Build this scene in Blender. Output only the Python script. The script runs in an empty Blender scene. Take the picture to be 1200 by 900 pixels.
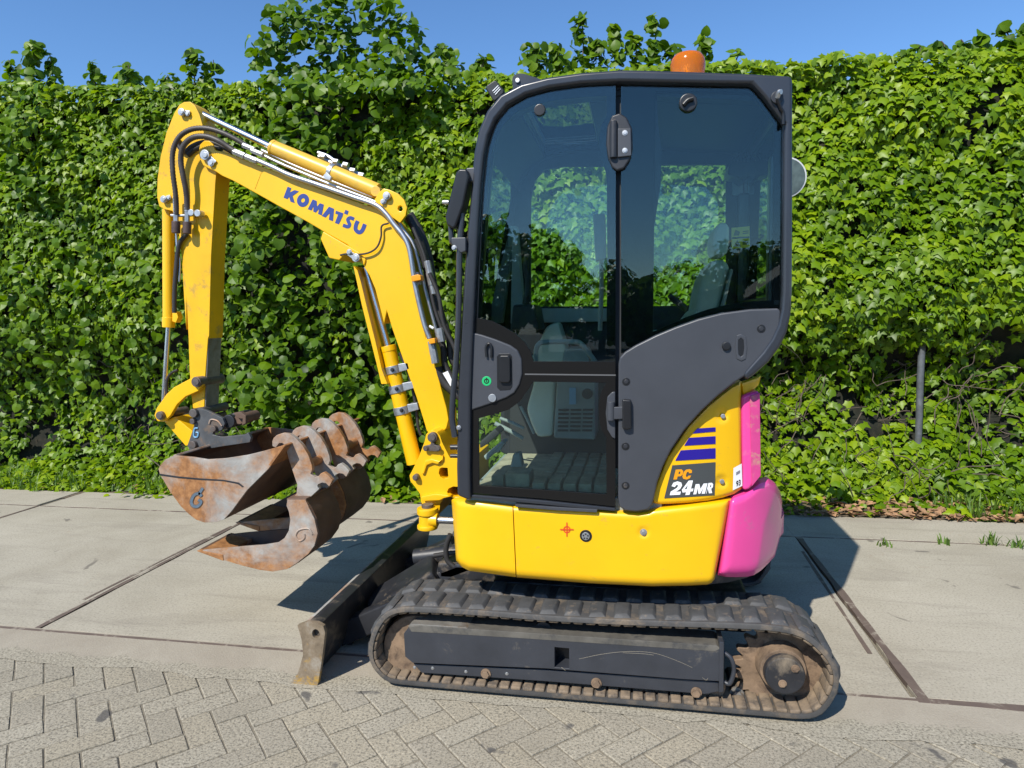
import bpy, bmesh, math, random
import numpy as np
from mathutils import Vector, Matrix, noise as mnoise
from mathutils.geometry import tessellate_polygon

random.seed(7); rng = np.random.default_rng(7)
SC = bpy.context.scene
COL = SC.collection

# ------------------------------------------------------------------ camera, sky, sun
CAMP = Vector((0.0, 0.0, 1.5)); FPX = 790.0
def _ray(px, py):            # viewing direction of a spot of the 1200x900 photograph, used while measuring
    v = Vector((px - 600.0, py - 450.0, FPX))
    ax = Vector((0.98360666, 0.17968334, -0.01522642)); ad = Vector((0.00224949, -0.09665724, -0.99531518)); af = Vector((-0.1803133, 0.97896439, -0.0954769))
    return ax * v.x + ad * v.y + af * v.z
_ax = Vector((0.98360666, 0.17968334, -0.01522642)).normalized(); _af = Vector((-0.1803133, 0.97896439, -0.0954769)).normalized()
_ad = _af.cross(_ax).normalized()
cam_data = bpy.data.cameras.new('camera'); cam = bpy.data.objects.new('camera', cam_data); COL.objects.link(cam)
up = -Vector((0.00224949, -0.09665724, -0.99531518)).normalized()
cam.matrix_world = Matrix.Translation(CAMP) @ Matrix((( _ax.x, up.x, -_af.x), (_ax.y, up.y, -_af.y), (_ax.z, up.z, -_af.z))).to_4x4()
cam_data.sensor_width = 36.0; cam_data.lens = FPX / 1200.0 * 36.0; cam_data.clip_start = 0.05; cam_data.clip_end = 3000.0
SC.camera = cam
SUN = Vector((0.40, 0.91, -1.0)).normalized()        # direction the sunlight travels
world = bpy.data.worlds.new('World'); SC.world = world; world.use_nodes = True
wn = world.node_tree; bg = wn.nodes['Background']
sky = wn.nodes.new('ShaderNodeTexSky'); sky.sky_type = 'NISHITA'; sky.sun_disc = False
sky.sun_elevation = math.asin(-SUN.z); sky.sun_rotation = math.atan2(-SUN.x, -SUN.y)
sky.air_density = 1.0; sky.dust_density = 0.0; sky.ozone_density = 6.0; sky.altitude = 600
hsv = wn.nodes.new('ShaderNodeHueSaturation'); hsv.inputs['Saturation'].default_value = 1.08; wn.links.new(sky.outputs[0], hsv.inputs['Color']); wn.links.new(hsv.outputs[0], bg.inputs[0]); bg.inputs[1].default_value = 0.15
sl = bpy.data.lights.new('sun', 'SUN'); sl.energy = 5.0; sl.angle = math.radians(0.5); sl.color = (1.0, 0.955, 0.87)
so = bpy.data.objects.new('sun', sl); COL.objects.link(so); so.rotation_euler = SUN.to_track_quat('-Z', 'Y').to_euler(); so.location = (-3, -6, 9)
SC.view_settings.view_transform = 'Standard'; SC.view_settings.look = 'None'; SC.view_settings.exposure = 0.30; SC.view_settings.gamma = 1.0
SC.render.engine = 'CYCLES'
SC.cycles.use_denoising = True; SC.cycles.use_adaptive_sampling = False; SC.cycles.sample_clamp_direct = 3.0; SC.cycles.sample_clamp_indirect = 6.0
SC.cycles.max_bounces = 8; SC.cycles.transparent_max_bounces = 12; SC.cycles.diffuse_bounces = 3; SC.cycles.glossy_bounces = 4; SC.cycles.transmission_bounces = 6

# ------------------------------------------------------------------ measuring helpers
def at(px, py, Y):           # the point of the vertical plane y = Y seen at that spot of the photograph
    d = _ray(px, py); return CAMP + d * (Y / d.y)
def onz(px, py, z=0.0):
    d = _ray(px, py); return CAMP + d * ((z - CAMP.z) / d.z)
def mpp(Y): return (at(601, 450, Y) - at(600, 450, Y)).length     # metres per photograph pixel on plane Y
def tr(ox, oy, s):
    return lambda pts: [(ox + x * s, oy + y * s) for x, y in pts]
A = tr(160, 100, 1/3); B = tr(160, 350, 1/3); Cc = tr(500, 50, .38333); D = tr(500, 350, .38333); Ez = tr(320, 590, .3); Fz = tr(640, 590, .3)
G = tr(170, 430, 1/3.6); H = tr(300, 460, 1/6.43); K = tr(400, 280, .22222); L = tr(420, 440, .22222); Mz = tr(840, 400, 1/3)
N = tr(720, 480, .15557); O = tr(560, 420, .2); P = tr(510, 240, .2); Q = tr(510, 70, .2); U = tr(800, 680, .2); KT = tr(320, 205, .1)

# ------------------------------------------------------------------ materials
MATS = {}
def nn(nt, t, **kw):
    n = nt.nodes.new(t)
    for k, v in kw.items():
        if k in n.inputs.keys(): n.inputs[k].default_value = v
        else: setattr(n, k, v)
    return n
def rgba(c): return (c[0], c[1], c[2], 1.0)
def ramp(nt, fac, stops):
    r = nt.nodes.new('ShaderNodeValToRGB'); el = r.color_ramp.elements
    while len(el) < len(stops): el.new(0.5)
    for e, (p, c) in zip(el, stops): e.position = p; e.color = rgba(c)
    nt.links.new(fac, r.inputs[0]); return r.outputs[0]
def mixc(nt, fac, a, b, mode='MIX'):
    m = nt.nodes.new('ShaderNodeMix'); m.data_type = 'RGBA'; m.blend_type = mode
    for sock, v in ((m.inputs[0], fac), (m.inputs[6], a), (m.inputs[7], b)):
        if isinstance(v, (int, float)): sock.default_value = v
        elif isinstance(v, (tuple, list)): sock.default_value = rgba(v)
        else: nt.links.new(v, sock)
    return m.outputs[2]
def noise_tex(nt, scale, detail=5, rough=0.6, coord=None, dist=0.0, stretch=None):
    if coord is None:
        tc = nt.nodes.new('ShaderNodeNewGeometry'); coord = tc.outputs['Position']
    if stretch:
        mp = nt.nodes.new('ShaderNodeMapping'); mp.inputs['Scale'].default_value = stretch; nt.links.new(coord, mp.inputs[0]); coord = mp.outputs[0]
    t = nn(nt, 'ShaderNodeTexNoise', Scale=scale, Detail=detail, Roughness=rough, Distortion=dist); nt.links.new(coord, t.inputs['Vector'])
    return t.outputs['Fac']
def new_mat(name):
    m = bpy.data.materials.new(name); m.use_nodes = True; MATS[name] = m
    return m, m.node_tree, m.node_tree.nodes['Principled BSDF']
def setp(p, **kw):
    for k, v in kw.items(): p.inputs[k.replace('_', ' ')].default_value = v
def bump(nt, p, h, strength, dist=0.01):
    b = nn(nt, 'ShaderNodeBump', Strength=strength, Distance=dist); nt.links.new(h, b.inputs['Height']); nt.links.new(b.outputs[0], p.inputs['Normal'])
def simple(name, col, rough=.5, metal=0., var=.0, vscale=6., dirt=None, dirt_amt=.0, dirt_scale=5., bumpk=0., bscale=60., coat=0., spec=.5, rvar=.0):
    """paint, rubber, metal: base colour with large soft variation, dirt patches and fine relief"""
    m, nt, p = new_mat(name)
    c = None
    if var > 0:
        f = noise_tex(nt, vscale)
        c = ramp(nt, f, [(.3, [x * (1 - var) for x in col]), (.7, [min(1, x * (1 + var)) for x in col])])
    if dirt is not None:
        f2 = noise_tex(nt, dirt_scale, 8, .7, dist=.3)
        k = ramp(nt, f2, [(.62 - dirt_amt * .35, (0, 0, 0)), (.75 - dirt_amt * .2, (1, 1, 1))])
        c = mixc(nt, k, c if c is not None else tuple(col), tuple(dirt))
    if c is not None: nt.links.new(c, p.inputs['Base Color'])
    else: p.inputs['Base Color'].default_value = rgba(col)
    setp(p, Roughness=rough, Metallic=metal)
    p.inputs['Specular IOR Level'].default_value = spec
    if coat: p.inputs['Coat Weight'].default_value = coat; p.inputs['Coat Roughness'].default_value = .12
    if rvar > 0:
        f3 = noise_tex(nt, 9, 6, .65)
        mr = nn(nt, 'ShaderNodeMapRange'); mr.inputs[3].default_value = max(.03, rough - rvar); mr.inputs[4].default_value = min(1, rough + rvar)
        nt.links.new(f3, mr.inputs[0]); nt.links.new(mr.outputs[0], p.inputs['Roughness'])
    if bumpk > 0: bump(nt, p, noise_tex(nt, bscale, 4, .6), bumpk, .004)
    return m
YEL = simple('yellow_paint', (.80, .448, .002), .36, var=.06, vscale=2.2, dirt=(.50, .30, .05), dirt_amt=.0, dirt_scale=19, coat=.14, rvar=.12, bumpk=.03, bscale=14)
YEL2 = simple('yellow_paint_worn', (.76, .425, .004), .42, var=.10, vscale=5, dirt=(.36, .23, .06), dirt_amt=.16, dirt_scale=14, rvar=.1, bumpk=.06, bscale=40)
YELC = simple('cylinder_paint', (.72, .43, .045), .38, var=.08, vscale=6, dirt=(.42, .29, .09), dirt_amt=.15, rvar=.1)
PINK = simple('pink_paint', (.76, .06, .29), .30, var=.06, vscale=4, coat=.4, rvar=.08, dirt=(.50, .16, .27), dirt_amt=.10, dirt_scale=11)
PINKD = simple('pink_paint_dusty', (.52, .045, .20), .5, var=.12, vscale=14, dirt=(.42, .25, .16), dirt_amt=.30, dirt_scale=22)
GREY = simple('charcoal_plastic', (.047, .050, .058), .40, var=.10, vscale=5, bumpk=.08, bscale=500, rvar=.07)
FRAME = simple('charcoal_paint', (.027, .030, .037), .30, var=.12, vscale=4, coat=.15, rvar=.08)
BLK = simple('black_plastic', (.012, .012, .013), .35, rvar=.08)
BLKG = simple('black_glass_band', (.006, .006, .007), .3, spec=.12)
STEELK = simple('black_steel', (.022, .023, .027), .42, var=.25, vscale=9, dirt=(.20, .16, .115), dirt_amt=.24, dirt_scale=7, rvar=.15, bumpk=.06, bscale=35)
TRKFR = simple('undercarriage_paint', (.033, .036, .044), .40, var=.2, vscale=6, dirt=(.16, .14, .11), dirt_amt=.06, dirt_scale=6, rvar=.12, bumpk=.05, bscale=60)
RUBBER = simple('track_rubber', (.060, .058, .056), .75, var=.25, vscale=12, dirt=(.165, .128, .09), dirt_amt=.34, dirt_scale=11, bumpk=.25, bscale=70)
LUGR = simple('track_lug_rubber', (.060, .060, .060), .68, var=.25, vscale=15, dirt=(.20, .155, .11), dirt_amt=.16, dirt_scale=22, bumpk=.3, bscale=60)
RIBM = simple('muddy_rubber', (.19, .14, .092), .85, var=.30, vscale=16, dirt=(.055, .047, .04), dirt_amt=.42, dirt_scale=18, bumpk=.3, bscale=90)
RUST = simple('rusty_mud', (.20, .135, .085), .85, var=.30, vscale=14, dirt=(.07, .045, .03), dirt_amt=.36, dirt_scale=16, bumpk=.35, bscale=70)
CHROME = simple('chrome', (.66, .67, .69), .26, 1.0)
PIPE = simple('zinc_pipe', (.50, .51, .53), .42, 1.0, var=.15, vscale=20, rvar=.1)
SILV = simple('zinc_fitting', (.46, .47, .48), .45, .85, var=.2, vscale=40)
PIN = simple('worn_pin_steel', (.15, .13, .12), .5, .6, var=.3, vscale=30, dirt=(.12, .07, .04), dirt_amt=.3, dirt_scale=30)
HOSE = simple('hose_rubber', (.024, .022, .021), .55, var=.2, vscale=20)
HOSEB = simple('hose_spiral_guard', (.055, .045, .038), .5, var=.3, vscale=60)
COUP = simple('coupler_cap', (.075, .045, .035), .5, var=.3, vscale=30)
WEAR = simple('bare_worn_steel', (.24, .225, .20), .5, .35, var=.3, vscale=10, dirt=(.17, .12, .08), dirt_amt=.35, dirt_scale=16, bumpk=.15, bscale=160)
BEIGE = simple('pale_grey_trim', (.58, .64, .55), .6, var=.06)
TRIMG = simple('grey_trim', (.27, .31, .30), .6, var=.1)
SEATM = simple('seat_cloth', (.50, .53, .43), .8, var=.12, vscale=14, bumpk=.1, bscale=300)
DARKIN = simple('cab_lining', (.020, .022, .025), .6)
ORANGE = None
WHITE = simple('white_print', (.8, .8, .8), .5)
BLUEP = simple('blue_print', (.032, .058, .24), .35)
NAVY = simple('navy_print', (.018, .008, .24), .35)
DECAL = simple('dark_decal', (.055, .06, .06), .4)
ORNGP = simple('orange_print', (.75, .30, .005), .4)
REDP = simple('red_print', (.62, .055, .01), .5)
GREENP = simple('green_sticker', (.01, .42, .13), .5)
LBLUE = simple('light_blue_paint', (.16, .36, .55), .5)
YSTK = simple('yellow_sticker', (.68, .55, .04), .5)
def bucket_mat(name, seed, grey=.5):
    m, nt, p = new_mat(name)
    g = nt.nodes.new('ShaderNodeNewGeometry'); mp = nn(nt, 'ShaderNodeMapping'); mp.inputs['Location'].default_value = (seed, seed * 2, seed); nt.links.new(g.outputs['Position'], mp.inputs[0])
    f = noise_tex(nt, 3.2, 9, .68, mp.outputs[0], .4); f2 = noise_tex(nt, 26, 6, .7, mp.outputs[0]); f3 = noise_tex(nt, 8, 8, .7, mp.outputs[0], .8)
    rust = ramp(nt, f2, [(.25, (.15, .066, .026)), (.5, (.32, .145, .052)), (.75, (.48, .245, .10))])
    st = ramp(nt, f3, [(.3, (.22, .21, .195)), (.55, (.37, .355, .325)), (.75, (.47, .445, .40))])
    k = ramp(nt, f, [(.40 + (grey - .5) * .4, (0, 0, 0)), (.58 + (grey - .5) * .4, (1, 1, 1))])
    c = mixc(nt, k, st, rust); nt.links.new(c, p.inputs['Base Color'])
    setp(p, Roughness=.62, Metallic=.15); bump(nt, p, f2, .25, .006)
    return m
BKT = bucket_mat('rusty_bucket_steel', 3.4, .42); BKT2 = bucket_mat('orange_rust_steel', 7.7, .2); BKTI = simple('dark_rust_steel', (.12, .072, .048), .7, var=.35, vscale=7, dirt=(.15, .075, .04), dirt_amt=.3, dirt_scale=10, bumpk=.2)
EAR = bucket_mat('ear_plate_steel', 12.3, .5)
BLADEM = bucket_mat('worn_blade_steel', 5.1, .66)
def blade_end():
    m, nt, p = new_mat('blade_end_paint')
    f = noise_tex(nt, 17, 8, .7, dist=.6); g = nt.nodes.new('ShaderNodeNewGeometry'); s = nn(nt, 'ShaderNodeSeparateXYZ'); nt.links.new(g.outputs['Position'], s.inputs[0])
    hz = nn(nt, 'ShaderNodeMapRange'); hz.inputs[1].default_value = .22; hz.inputs[2].default_value = .02; nt.links.new(s.outputs[2], hz.inputs[0])
    ad = nn(nt, 'ShaderNodeMath', operation='MULTIPLY_ADD'); nt.links.new(hz.outputs[0], ad.inputs[0]); ad.inputs[1].default_value = .16; nt.links.new(f, ad.inputs[2])
    k = ramp(nt, ad.outputs[0], [(.64, (0, 0, 0)), (.74, (1, 1, 1))])
    st = ramp(nt, noise_tex(nt, 9, 7, .7), [(.3, (.10, .075, .05)), (.5, (.22, .17, .115)), (.7, (.36, .33, .28))])
    nt.links.new(mixc(nt, k, st, (.40, .24, .05)), p.inputs['Base Color']); setp(p, Roughness=.45, Metallic=.1); bump(nt, p, f, .2, .004)
    return m
BLADEE = blade_end()
def glass_mat(name, tint, k=1.0):
    m = bpy.data.materials.new(name); m.use_nodes = True; nt = m.node_tree; nt.nodes.clear()
    out = nt.nodes.new('ShaderNodeOutputMaterial'); tb = nn(nt, 'ShaderNodeBsdfTransparent'); tb.inputs[0].default_value = rgba(tint)
    gl = nn(nt, 'ShaderNodeBsdfGlossy'); gl.inputs['Roughness'].default_value = 0.0
    gl.inputs['Color'].default_value = (.92, 1.0, 1.0, 1)
    fr = nn(nt, 'ShaderNodeFresnel', IOR=1.5); mu = nn(nt, 'ShaderNodeMath', operation='MULTIPLY'); mu.use_clamp = True; mu.inputs[1].default_value = k
    nt.links.new(fr.outputs[0], mu.inputs[0]); mx = nt.nodes.new('ShaderNodeMixShader')
    nt.links.new(mu.outputs[0], mx.inputs[0]); nt.links.new(tb.outputs[0], mx.inputs[1]); nt.links.new(gl.outputs[0], mx.inputs[2]); nt.links.new(mx.outputs[0], out.inputs[0])
    return m
GLASS = glass_mat('tinted_cab_glass', (.88, .96, .92), 1.3)
GLASSR = glass_mat('tinted_rear_glass', (.84, .93, .89), 1.05)
GLASS2 = glass_mat('clear_far_glass', (.86, .95, .90), 1.2)
def amber():
    m, nt, p = new_mat('amber_lens'); setp(p, Roughness=.12); p.inputs['Base Color'].default_value = (1.0, .26, .008, 1)
    p.inputs['Transmission Weight'].default_value = .6; p.inputs['IOR'].default_value = 1.4
    return m
AMBER = amber()

# ------------------------------------------------------------------ object helpers
WL = {}
def place(o, parent, loc):
    """link o with its origin at world position loc, below parent"""
    COL.objects.link(o)
    if parent is not None:
        o.parent = parent; o.location = loc - WL[parent.name]
    else: o.location = loc
    WL[o.name] = Vector(loc)
    return o
def props(o, label=None, category=None, group=None, kind=None):
    for k, v in (('label', label), ('category', category), ('group', group), ('kind', kind)):
        if v: o[k] = v
    return o
def empty(name, loc, label, category, group=None):
    o = bpy.data.objects.new(name, None); place(o, None, Vector(loc)); o.empty_display_size = .2
    return props(o, label, category, group)
def fin(name, bm, mat, parent=None, ang=35, normals=True):
    if normals: bmesh.ops.recalc_face_normals(bm, faces=bm.faces[:])
    bm.normal_update()
    ca = math.cos(math.radians(ang))
    for f in bm.faces: f.smooth = True
    for e in bm.edges:
        if len(e.link_faces) == 2: e.smooth = e.link_faces[0].normal.dot(e.link_faces[1].normal) > ca
    if len(bm.verts):
        c = Vector((0, 0, 0))
        for v in bm.verts: c += v.co
        c /= len(bm.verts)
        for v in bm.verts: v.co -= c
    else: c = Vector((0, 0, 0))
    me = bpy.data.meshes.new(name); bm.to_mesh(me); bm.free()
    if isinstance(mat, (list, tuple)):
        for m_ in mat: me.materials.append(m_)
    else: me.materials.append(mat)
    o = bpy.data.objects.new(name, me)
    if 12 < len(me.polygons) < 6000: w = o.modifiers.new('weighted_normal', 'WEIGHTED_NORMAL'); w.keep_sharp = True; w.weight = 50
    return place(o, parent, c)
def do_bevel(bm, w, seg=2, ang=30):
    if w <= 0: return
    ca = math.cos(math.radians(ang))
    bm.normal_update()
    es = [e for e in bm.edges if len(e.link_faces) == 2 and e.link_faces[0].normal.dot(e.link_faces[1].normal) < ca]
    if es: bmesh.ops.bevel(bm, geom=es, offset=w, segments=seg, profile=.5, affect='EDGES', clamp_overlap=True)
def prism_bm(bm, ring, Y0, Y1, bev, holes=(), seg=2):
    """ring, holes: lists of (x, z); solid between y = Y0 and y = Y1"""
    b = bmesh.new()
    loops = [ring] + list(holes)
    if not holes:
        f = [b.verts.new((x, Y0, z)) for x, z in ring]; k = [b.verts.new((x, Y1, z)) for x, z in ring]
        b.faces.new(f); b.faces.new(k[::-1]); n = len(ring)
        for i in range(n): b.faces.new((f[i], k[i], k[(i + 1) % n], f[(i + 1) % n]))
    else:
        tris = tessellate_polygon([[Vector((x, z, 0)) for x, z in l] for l in loops])
        flat = [q for l in loops for q in l]
        f = [b.verts.new((x, Y0, z)) for x, z in flat]; k = [b.verts.new((x, Y1, z)) for x, z in flat]
        for t in tris:
            try: b.faces.new([f[i] for i in t]); b.faces.new([k[i] for i in t][::-1])
            except ValueError: pass
        s = 0
        for l in loops:
            n = len(l)
            for i in range(n): b.faces.new((f[s + i], k[s + i], k[s + (i + 1) % n], f[s + (i + 1) % n]))
            s += n
    bmesh.ops.recalc_face_normals(b, faces=b.faces[:])
    if bev: do_bevel(b, bev, seg)
    me = bpy.data.meshes.new('tmp'); b.to_mesh(me); b.free(); bm.from_mesh(me); bpy.data.meshes.remove(me)
def xz(pts, Y): return [(p.x, p.z) for p in (at(px, py, Y) for px, py in pts)]
def smooth_ring(pts, it=1):
    for _ in range(it):
        q = []
        n = len(pts)
        for i in range(n):
            a, b = pts[i], pts[(i + 1) % n]
            q += [(a[0] * .75 + b[0] * .25, a[1] * .75 + b[1] * .25), (a[0] * .25 + b[0] * .75, a[1] * .25 + b[1] * .75)]
        pts = q
    return pts
def prism(name, pts, Y0, Y1, mat, parent, bev=.004, holes=(), seg=2, ref=None, sm=0, label=None):
    bm = bmesh.new(); Yr = Y0 if ref is None else ref
    ring = xz(pts, Yr)
    if sm: ring = smooth_ring(ring, sm)
    prism_bm(bm, ring, Y0, Y1, bev, [xz(h, Yr) for h in holes], seg)
    o = fin(name, bm, mat, parent)
    if label: o['label'] = label
    return o
def band(name, outer, inner, Y0, Y1, mat, parent, bev=.008, seg=3, ref=None):
    """strip between two equally long open polylines, extruded along y"""
    Yr = Y0 if ref is None else ref
    bm = bmesh.new(); prism_bm(bm, xz(outer, Yr) + xz(inner, Yr)[::-1], Y0, Y1, bev, (), seg)
    return fin(name, bm, mat, parent)
def box_bm(bm, lo, hi, bev=0.0, seg=1):
    b = bmesh.new(); bmesh.ops.create_cube(b, size=1.0)
    for v in b.verts: v.co = Vector(((lo[i] + hi[i]) / 2 + v.co[i] * (hi[i] - lo[i]) for i in range(3)))
    if bev: do_bevel(b, bev, seg)
    me = bpy.data.meshes.new('tmp'); b.to_mesh(me); b.free(); bm.from_mesh(me); bpy.data.meshes.remove(me)
def box(name, lo, hi, mat, parent=None, bev=.004, seg=2):
    bm = bmesh.new(); box_bm(bm, lo, hi, bev, seg); return fin(name, bm, mat, parent)
def frame_of(d):
    d = d.normalized(); a = Vector((0, 0, 1)) if abs(d.z) < .9 else Vector((1, 0, 0))
    s = d.cross(a).normalized(); return s, d.cross(s).normalized() * -1
def cyl_bm(bm, p0, p1, r0, r1=None, n=20, bev=0.0):
    r1 = r0 if r1 is None else r1
    p0, p1 = Vector(p0), Vector(p1); s, t = frame_of(p1 - p0)
    b = bmesh.new(); R0, R1 = [], []
    for i in range(n):
        a = 2 * math.pi * i / n; o = s * math.cos(a) + t * math.sin(a)
        R0.append(b.verts.new(p0 + o * r0)); R1.append(b.verts.new(p1 + o * r1))
    for i in range(n): b.faces.new((R0[i], R0[(i + 1) % n], R1[(i + 1) % n], R1[i]))
    b.faces.new(R0[::-1]); b.faces.new(R1)
    bmesh.ops.recalc_face_normals(b, faces=b.faces[:])
    if bev: do_bevel(b, bev, 2, 50)
    me = bpy.data.meshes.new('tmp'); b.to_mesh(me); b.free(); bm.from_mesh(me); bpy.data.meshes.remove(me)
def cyl(name, p0, p1, r, mat, parent=None, r1=None, n=20, bev=.002):
    bm = bmesh.new(); cyl_bm(bm, p0, p1, r, r1, n, bev); return fin(name, bm, mat, parent)
def disc(name, px, py, rpx, Y0, Y1, mat, parent, n=20, bev=.002):
    """round piece lying across y, its near face at Y0"""
    c = at(px, py, Y0); return cyl(name, (c.x, Y0, c.z), (c.x, Y1, c.z), rpx * mpp(Y0), mat, parent, n=n, bev=bev)
def catmull(pts, k=6):
    pts = [Vector(p) for p in pts]
    if len(pts) < 3: return pts
    q = [pts[0] * 2 - pts[1]] + pts + [pts[-1] * 2 - pts[-2]]; out = []
    for i in range(1, len(q) - 2):
        a, b, c, d = q[i - 1], q[i], q[i + 1], q[i + 2]
        for j in range(k):
            t = j / k; out.append(.5 * ((2 * b) + (c - a) * t + (2 * a - 5 * b + 4 * c - d) * t * t + (3 * b - a - 3 * c + d) * t ** 3))
    return out + [pts[-1]]
def tube_bm(bm, pts, r, n=8, k=6, ridge=0.0, caps=True):
    ps = catmull(pts, k)
    s, t = frame_of(ps[1] - ps[0]); rings = []
    for i, p in enumerate(ps):
        d = (ps[min(i + 1, len(ps) - 1)] - ps[max(i - 1, 0)]).normalized()
        s = (s - d * s.dot(d)).normalized(); t = d.cross(s)
        rr = r[min(i, len(r) - 1)] if isinstance(r, (list, tuple)) else r
        if ridge: rr *= 1 + ridge * (1 if i % 2 else -1)
        rings.append([bm.verts.new(p + (s * math.cos(2 * math.pi * j / n) + t * math.sin(2 * math.pi * j / n)) * rr) for j in range(n)])
    for a, b in zip(rings, rings[1:]):
        for j in range(n): bm.faces.new((a[j], a[(j + 1) % n], b[(j + 1) % n], b[j]))
    if caps: bm.faces.new(rings[0][::-1]); bm.faces.new(rings[-1])
def tube(name, pts, r, mat, parent=None, n=10, k=6, ridge=0.0):
    bm = bmesh.new(); tube_bm(bm, pts, r, n, k, ridge); return fin(name, bm, mat, parent, 50)
def pts3(pts, Y):
    return [at(x, y, Y[i] if isinstance(Y, (list, tuple)) else Y) for i, (x, y) in enumerate(pts)]
def bolt(px, py, rpx, Y, mat, parent, name='bolt', h=.008):
    """hexagon head standing h proud of plane Y"""
    c = at(px, py, Y); r = rpx * mpp(Y); bm = bmesh.new()
    cyl_bm(bm, (c.x, Y, c.z), (c.x, Y - h * .4, c.z), r * 1.35, None, 16, .0008); cyl_bm(bm, (c.x, Y - h * .4, c.z), (c.x, Y - h, c.z), r, None, 6, .001)
    return fin(name, bm, mat, parent)

# ------------------------------------------------------------------ ground
def ground_mat(name, lo, hi, speck, sscale, stain=(.16, .14, .115), stain_amt=.25, bk=.3, bsc=220):
    m, nt, p = new_mat(name)
    big = noise_tex(nt, 1.1, 8, .68, dist=.4); fine = noise_tex(nt, sscale, 3, .7); mid = noise_tex(nt, 9, 7, .7)
    c = ramp(nt, big, [(.32, lo), (.68, hi)])
    c = mixc(nt, ramp(nt, fine, [(.38, (1, 1, 1)), (.50, (0, 0, 0))]), c, speck)
    c = mixc(nt, ramp(nt, fine, [(.58, (0, 0, 0)), (.72, (.75, .75, .75))]), c, [min(1, x * 1.35) for x in hi])
    k = ramp(nt, mid, [(.70 - stain_amt * .1, (0, 0, 0)), (.80, (.8, .8, .8))])
    c = mixc(nt, k, c, stain)
    sp = noise_tex(nt, 5.2, 2, .5, dist=.2); k2 = ramp(nt, sp, [(.675, (0, 0, 0)), (.70, (.85, .85, .85))]); c = mixc(nt, k2, c, (.085, .08, .075))
    nt.links.new(c, p.inputs['Base Color']); setp(p, Roughness=.9); p.inputs['Specular IOR Level'].default_value = .25
    bump(nt, p, noise_tex(nt, bsc, 4, .7), bk, .004)
    return m
def slab_mat():
    m, nt, p = new_mat('slab_concrete')
    big = noise_tex(nt, .9, 9, .7, dist=.5); fine = noise_tex(nt, 95, 4, .75); streak = noise_tex(nt, 2.2, 8, .7, dist=.6, stretch=(.35, 2.4, 1))
    c = ramp(nt, big, [(.28, (.29, .257, .196)), (.5, (.365, .33, .26)), (.74, (.43, .392, .315))])
    c = mixc(nt, ramp(nt, streak, [(.52, (0, 0, 0)), (.74, (.8, .8, .8))]), c, (.225, .198, .158))
    c = mixc(nt, ramp(nt, fine, [(.36, (.75, .75, .75)), (.47, (0, 0, 0))]), c, (.20, .185, .15))
    c = mixc(nt, ramp(nt, fine, [(.56, (0, 0, 0)), (.70, (.5, .5, .5))]), c, (.52, .475, .385))
    mid = noise_tex(nt, 3.3, 6, .65, dist=.5); c = mixc(nt, ramp(nt, mid, [(.66, (0, 0, 0)), (.74, (.5, .5, .5))]), c, (.30, .215, .14))
    sp = noise_tex(nt, 3.1, 3, .6, dist=.4); c = mixc(nt, ramp(nt, sp, [(.675, (0, 0, 0)), (.70, (.75, .75, .75))]), c, (.13, .115, .095))
    nt.links.new(c, p.inputs['Base Color']); setp(p, Roughness=.88); p.inputs['Specular IOR Level'].default_value = .25
    bump(nt, p, noise_tex(nt, 190, 4, .7), .25, .003)
    return m
SLAB = slab_mat()
BRICK = [ground_mat('paving_brick_%s' % n_, lo, hi, (.165, .148, .115), 105, bk=.75, bsc=130) for n_, lo, hi in
         (('pale', (.285, .255, .195), (.38, .345, .27)), ('mid', (.275, .245, .186), (.365, .33, .258)), ('dull', (.258, .23, .175), (.345, .31, .243)), ('warm', (.285, .25, .185), (.37, .33, .25)))]
SAND = ground_mat('joint_sand', (.165, .145, .11), (.24, .215, .165), (.15, .13, .10), 105, bk=.6, bsc=130)
def strip_mat():
    m, nt, p = new_mat('dusty_mortar')
    big = noise_tex(nt, 2.0, 9, .7, dist=.6); fine = noise_tex(nt, 105, 3, .7); g = nt.nodes.new('ShaderNodeNewGeometry'); sx = nn(nt, 'ShaderNodeSeparateXYZ'); nt.links.new(g.outputs['Position'], sx.inputs[0])
    dust = ramp(nt, big, [(.3, (.295, .255, .20)), (.7, (.385, .345, .275))]); grav = ramp(nt, big, [(.3, (.285, .255, .195)), (.7, (.37, .335, .262))])
    grav = mixc(nt, ramp(nt, fine, [(.38, (1, 1, 1)), (.50, (0, 0, 0))]), grav, (.165, .148, .115)); grav = mixc(nt, ramp(nt, fine, [(.58, (0, 0, 0)), (.72, (.75, .75, .75))]), grav, (.52, .48, .38))
    mr = nn(nt, 'ShaderNodeMapRange'); mr.inputs[1].default_value = 2.50; mr.inputs[2].default_value = 2.68; nt.links.new(sx.outputs[1], mr.inputs[0])
    ad = nn(nt, 'ShaderNodeMath', operation='MULTIPLY_ADD'); nt.links.new(noise_tex(nt, 6, 7, .7, dist=.5), ad.inputs[0]); ad.inputs[1].default_value = 1.3; nt.links.new(mr.outputs[0], ad.inputs[2])
    k = ramp(nt, ad.outputs[0], [(.85, (0, 0, 0)), (1.25, (.85, .85, .85))])
    nt.links.new(mixc(nt, k, grav, dust), p.inputs['Base Color']); setp(p, Roughness=.92); p.inputs['Specular IOR Level'].default_value = .2; bump(nt, p, noise_tex(nt, 130, 4, .7), .6, .004)
    return m
STRIP = strip_mat()
SOIL = ground_mat('dry_soil', (.11, .085, .06), (.20, .155, .11), (.05, .04, .03), 60, bk=.8, bsc=50)
FAR = ground_mat('worn_paving', (.24, .22, .18), (.34, .31, .26), (.15, .13, .11), 60)
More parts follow.
